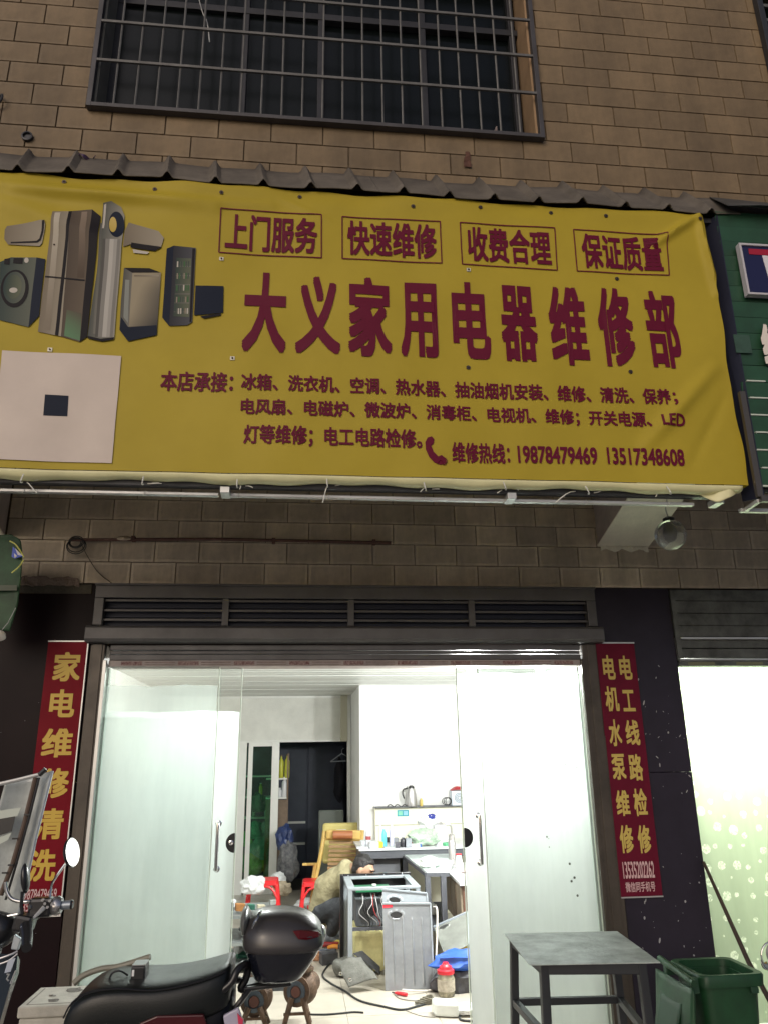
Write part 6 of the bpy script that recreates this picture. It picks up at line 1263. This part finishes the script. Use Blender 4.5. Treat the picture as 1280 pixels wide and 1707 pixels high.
part('hinge_bar', MB().tube([(x0_-.035, y0_-.0, zbn-.03), (x0_-.035, y1_+.02, zbn-.0)], .017, 12), m_bin, bn, smooth=True)
part('hinge_lug', MB().box(x0_-.05, x0_+.0, y0_+.02, y0_+.06, zbn-.08, zbn-.012), m_bin2, bn, bevel=.006); part('hinge_lug', MB().box(x0_-.05, x0_+.0, y1_-.08, y1_-.04, zbn-.06, zbn-.0), m_bin2, bn, bevel=.006)
part('lid', MB().grid(lambda u, v: (x0_-.055-.05*v-.035*sin(pi*v)*(1-(2*u-1)**4), y0_-.03+(y1_-y0_+.06)*u, zbn-.05-.52*v*(1-.08*(2*u-1)**4)+.0), 16, 16), m_bin, bn, smooth=True, solid=.012)
part('lid_rib', MB().grid(lambda u, v: (x0_-.075-.05*v-.035*sin(pi*v), y0_+.06+(y1_-y0_-.12)*u, zbn-.12-.36*v), 8, 8), m_bin2, bn, smooth=True, solid=.008)
part('lug', MB().box(x1_-.09, x1_-.05, y0_-.004, y0_+.01, zbn-.085, zbn-.056), m_bin2, bn, bevel=.003)
for y in (y0_+.05, y1_-.05): part('wheel', MB().lathe([(.07, -.02), (.08, -.015), (.08, .015), (.07, .02)], (x0_+.02, y, GZ+.08), (0, 1, 0), 20), MATS['tyre'], bn, smooth=True)
# leaning dark stick
tagit(part('leaning_pole', MB().tube([W(1172, 1437, -.02), W(1247, 1604, -.38), W(1300, 1700, -.6)], [.010, .014, .015], 10), mat('pole_dark', (.045, .028, .02), .5), smooth=True), 'dark wooden pole leaning on the pillar behind the green bin', 'pole')
# chrome motorcycle mirror/handle at the right edge
mh = thing('parked_motorcycle', 'chrome handlebar end of a motorcycle cut by the right edge', 'motorcycle', W(1285, 1590, -1.2))
part('mirror_rim', MB().tube([W(1268+16*(1-cos(t)), 1592+22*sin(t), -1.2) for t in [2*pi*i/20 for i in range(21)]], .0045, 8), m_chrome, mh, smooth=True)
part('mirror_rim', MB().tube([W(1269, 1600, -1.18), W(1272, 1612, -1.18), W(1284, 1616, -1.18), W(1298, 1612, -1.18)], .007, 8, smooth=4), m_chrome, mh, smooth=True)
part('mirror_back', MB().ell(W(1290, 1590, -1.19), .045, .01, .05, 16, 8), mat('mirror_grey', (.2, .2, .2), .3), mh, smooth=True)
part('fork', MB().tube([W(1275, 1605, -1.17), W(1290, 1625, -1.17), W(1300, 1700, -1.17)], .010, 8), m_chrome, mh)

# --- neighbour shop to the right
nb_ = thing('neighbour_shutter', 'weathered grey shutter housing over the neighbouring shop', 'shutter', (3.3, 0, 2.1))
m_old = mat('weathered_zinc', (.15, .16, .15), .6, metal=.3, var=.55, vscale=7, bump=.3, bscale=30)
zs_ = [2.645, 2.56, 2.47, 2.38, 2.30]
for i in range(4): part('housing_panel', B(2.652, 5.0, -.01-.006*(i % 2), .05, zs_[i+1]+.003, zs_[i]-.0), m_old, nb_, bevel=.003)
part('lip', B(2.68, 5, -.03, .0, 2.283, 2.297), m_alu, nb_); part('shutter_slat', B(2.68, 5, .0, .05, 2.225, 2.28), m_old, nb_, bevel=.003); part('shutter_slat', B(2.68, 5, .01, .05, 2.155, 2.22), m_old, nb_, bevel=.003)
part('track', B(2.66, 5, .0, .12, 2.098, 2.135), m_old, nb_, bevel=.002); part('lip', B(2.66, 5, -.012, -.001, 2.137, 2.147), m_alu, nb_); part('side_channel', B(2.647, 2.68, -.02, .0, 2.15, 2.60), m_old, nb_)
for i in range(6): part('label', B(2.72+i*.36, 2.72+i*.36+.2, -.0025, -.0005, 2.106, 2.124), mat('label_olive', (.2, .2, .12), .7), nb_)
nd = thing('neighbour_glass_door', 'glowing glass door with a green flower pattern at right', 'door', (3.6, .08, DB))
part('pane', B(2.66, 5.0, .09, .098, DB, 2.10), m_cg, nd); part('patterned_film', MB().grid(lambda u, v: (2.662+2.33*u, .085, DB+(2.098-DB)*v), 30, 30), m_film_g, nd); part('side_trim', B(2.648, 2.66, .06, .11, DB, 2.1), m_gedge, nd)
tagit(part('neighbour_room_wall', MB().box(2.85, 5.6, 2.6, 2.7, FZ, 2.45).box(5.5, 5.6, .3, 2.6, FZ, 2.45).box(2.86, 5.6, .3, 2.6, 2.40, 2.45).box(2.86, 5.6, 0, 2.6, FZ-.05, FZ).box(2.652, 5.6, .12, .3, 2.14, 2.7), m_wallw, org=(4, 1, 1)), 'bright white room behind the patterned glass door', None, None, 'structure')
nl = thing('neighbour_lamp', 'lit lamp behind the neighbouring glass door near its top corner', 'lamp', (3.0, .75, 2.1)); part('lamp_tube', MB().ell((3.0, .75, 2.1), .05, .05, .06, 14, 8), m_led, nl)
L_ = bpy.data.lights.new('lamp_light', 'POINT'); L_.energy = 170; L_.color = (.97, 1., .86); L_.shadow_soft_size = .08; lo = bpy.data.objects.new('lamp_light', L_); COL.objects.link(lo); lo.parent = nl; lo.location = (0, 0, -.12)
part('lamp_cord', MB().tube([(3.0, .75, 2.16), (3.0, .75, 2.40)], .005, 6), m_blk, nl)

# --- three-wheeler windscreen and handlebars at the left edge
YM = -1.7
m_acr = mat('scratched_acrylic', (.55, .59, .57), .22, var=.35, vscale=10, spec=.5); m_blackp = mat('handle_black', (.014, .014, .016), .3, coat=.3)
mt = thing('parked_motorbike', 'motorbike with clear windscreen and chrome handlebar cut by the left edge', 'motorbike', (W(0, 1700, YM)[0], YM, GZ))
def wp(x, y, dy=0): return Vector(W(x, y, YM+dy))
part('windscreen', MB().grid(lambda u, v: wp(90-18*0-83*0+(-70+70*u)*1.0-(1-v)*0+0-(86)*v*.0, 0) if False else (wp(10, 1302, .02)*(1-u)*(1-v)+wp(88, 1285, 0)*u*(1-v)+wp(-60, 1560, .05)*(1-u)*v+wp(32, 1530, 0)*u*v)+Vector((0, .05*sin(pi*u), 0)), 20, 20), m_acr, mt, smooth=True, solid=.004)
part('screen_edge', MB().tube([wp(88, 1285, -.01), wp(62, 1390, -.01), wp(32, 1525, -.01)], .006, 7), m_galv2, mt, smooth=True)
part('screen_strut', MB().tube([wp(60, 1296, -.015), wp(42, 1370, -.015), wp(22, 1440, -.015), wp(2, 1492, -.015)], .010, 8), mat('strut_brown', (.10, .065, .045), .5), mt, smooth=True)
part('screen_strut', MB().tube([wp(66, 1296, -.02), wp(50, 1360, -.02), wp(28, 1440, -.02), wp(10, 1500, -.02)], .005, 7), m_blackp, mt, smooth=True)
part('top_bar', MB().tube([wp(-5, 1308, -.02), wp(30, 1300, -.02), wp(66, 1291, -.02)], .008, 8), m_steel_w, mt, smooth=True); part('top_bar_end', MB().tube([wp(66, 1292, -.025), wp(77, 1282, -.025)], .010, 8), m_blackp, mt)
part('dark_band', MB().prism([wp(-10, 1362, -.012), wp(28, 1352, -.012), wp(20, 1386, -.012), wp(-10, 1396, -.012)], (0, .003, 0)), m_blackp, mt)
for px, py in ((45, 1358), (25, 1398), (18, 1442), (8, 1455)): part('screw', MB().bar(wp(px-4, py, -.03), wp(px+5, py, -.03), .006, .006), m_blackp, mt)
part('tape', MB().prism([wp(-5, 1352, -.014), wp(36, 1346, -.014), wp(30, 1360, -.014), wp(-5, 1366, -.014)], (0, .002, 0)), mat('tape_pale', (.5, .55, .48), .4), mt)
part('tape', MB().prism([wp(-5, 1398, -.014), wp(20, 1388, -.014), wp(14, 1400, -.014), wp(-5, 1410, -.014)], (0, .002, 0)), MATS['tape_pale'], mt)
# handlebar set
part('handlebar', MB().tube([wp(10, 1470, -.05), wp(12, 1485, -.05), wp(20, 1498, -.05), wp(38, 1503, -.05), wp(70, 1502, -.05)], .0075, 10, smooth=6), m_chrome, mt, smooth=True)
part('handlebar', MB().tube([wp(-10, 1532, -.08), wp(15, 1527, -.08), wp(30, 1524, -.08)], .0055, 8, smooth=3), m_chrome, mt, smooth=True)
part('grip', MB().tube([wp(92, 1510, -.05), wp(119, 1508, -.05)], .0165, 14), mat('grip_steel', (.30, .34, .38), .35, metal=.5), mt, smooth=True); part('bar_end', MB().lathe([(.018, 0), (.015, .008)], wp(119, 1508, -.05), (1, 0, 0), 14), m_blackp, mt)
part('throttle_drum', MB().lathe([(.018, 0), (.033, .012), (.036, .03), (.028, .045)], wp(84, 1510, -.05), (1, 0, 0), 20), m_ss, mt, smooth=True)
part('switch_box', MB().obox(wp(70, 1512, -.05), (1, 0, 0), (0, 1, 0), (0, 0, 1), .045, .03, .035), m_blackp, mt, bevel=.012)
part('brake_lever', MB().tube([wp(74, 1513, -.09), wp(62, 1525, -.11), wp(53, 1534, -.12)], [.010, .007, .004], 8), m_steel_w, mt, smooth=True)
part('cable_nut', MB().tube([wp(49, 1512, -.08), wp(60, 1512, -.06)], [.010, .006], 8), m_chrome, mt)
part('master_clamp', MB().ell(wp(60, 1520, -.04), .03, .03, .03, 12, 8), m_blackp, mt, smooth=True)
for i in range(5): part('bolt', MB().lathe([(.006, 0), (.006, .006)], wp(72+i*4, 1500+i*6 % 17, -.09), (0, -1, 0), 6), m_chrome, mt)
# right-hand mirror: bright disc facing the shop light
MN = Vector((.95, -.24, .20)).normalized(); mc_ = wp(120, 1421, -.05); mir = part('mirror_shell', MB().lathe([(.034, .018), (.054, .006), (.058, 0), (.055, -.004)], mc_, -MN, 26), m_blackp, mt, smooth=True)
part('mirror_glass', MB().lathe([(.053, 0), (.053, .001)], mc_+MN*.0045, MN, 26), mat('mirror_silver', (.95, .95, .95), .03, metal=1.), mir)
part('mirror_stem', MB().tube([wp(109, 1441, -.04), wp(90, 1468, -.04), wp(86, 1480, -.04), wp(84, 1498, -.05)], .005, 8, smooth=3), m_chrome, mt, smooth=True)
part('mirror_shell', MB().ell(wp(43, 1464, -.1), .016, .03, .055, 16, 12, Matrix.Rotation(-.15, 3, 'Y')), m_blackp, mt, smooth=True)
part('mirror_stem', MB().tube([wp(38, 1486, -.1), wp(36, 1510, -.1), wp(39, 1530, -.1)], .007, 8), m_blackp, mt, smooth=True)
# lower head: clamps, shroud
part('head_clamp', MB().obox(wp(42, 1538, -.1), (1, 0, -.2), (0, 1, 0), (.2, 0, 1), .035, .04, .03), m_blackp, mt, bevel=.012)
part('grip_left', MB().tube([wp(44, 1545, -.16), wp(46, 1562, -.22), wp(45, 1580, -.28)], [.024, .02, .018], 14), m_blackp, mt, smooth=True); part('shine_tube', MB().tube([wp(38, 1545, -.18), wp(42, 1560, -.20)], .008, 8), m_ss, mt, smooth=True)
part('shroud', MB().prism([wp(24, 1558, -.1), wp(36, 1566, -.1), wp(30, 1585, -.1), wp(18, 1583, -.1)], (0, .02, 0)), m_galv2, mt, bevel=.004)
part('headlamp_cowl', disturb(MB().ell(wp(-2, 1550, -.06), .075, .06, .07, 20, 14), .012, 12, 2), m_blackp, mt, smooth=True)
part('front_fairing', MB().rings([[wp(x, y, dy) for x, y, dy in ((-40, yy_, .0), (-20, yy_-2, -.12), (xx_, yy_+2, -.16), (xx_+4, yy_+10, -.1), (xx_-10, yy_+20, .05))] for xx_, yy_ in ((30, 1590), (28, 1612), (15, 1650), (-5, 1720))]), mat('fairing_blue', (.012, .022, .035), .22, coat=.4), mt, smooth=True)
part('chrome_trim', MB().tube([wp(-10, 1601, -.17), wp(12, 1594, -.17), wp(30, 1586, -.16)], .004, 7, smooth=3), m_ss, mt, smooth=True); part('chrome_trim', MB().tube([wp(-10, 1610, -.17), wp(14, 1602, -.17), wp(30, 1590, -.16)], .003, 7, smooth=3), m_ss, mt, smooth=True)
part('sticker', MB().prism([wp(14, 1601, -.185), wp(26, 1597, -.185), wp(18, 1620, -.185), wp(8, 1622, -.185)], (0, .004, 0)), mat('sticker_silver', (.45, .5, .58), .3), mt)
part('marking', MB().tube([wp(12, 1624, -.19), wp(16, 1624, -.19), wp(12, 1632, -.19), wp(15, 1635, -.19)], .003, 5).tube([wp(27, 1618, -.18), wp(18, 1640, -.18)], .003, 5), m_steel_w, mt)
part('wheel', MB().lathe([(.20, -.05), (.27, -.045), (.285, 0), (.27, .045), (.20, .05)], (W(-30, 1700, YM)[0]-.1, YM, GZ+.285), (1, .2, 0), 28), MATS['tyre'], mt, smooth=True)
part('fork', MB().bar((W(-30, 1700, YM)[0]-.1, YM, GZ+.285), tuple(wp(-2, 1550, -.06)), .05, .05), m_blackp, mt)
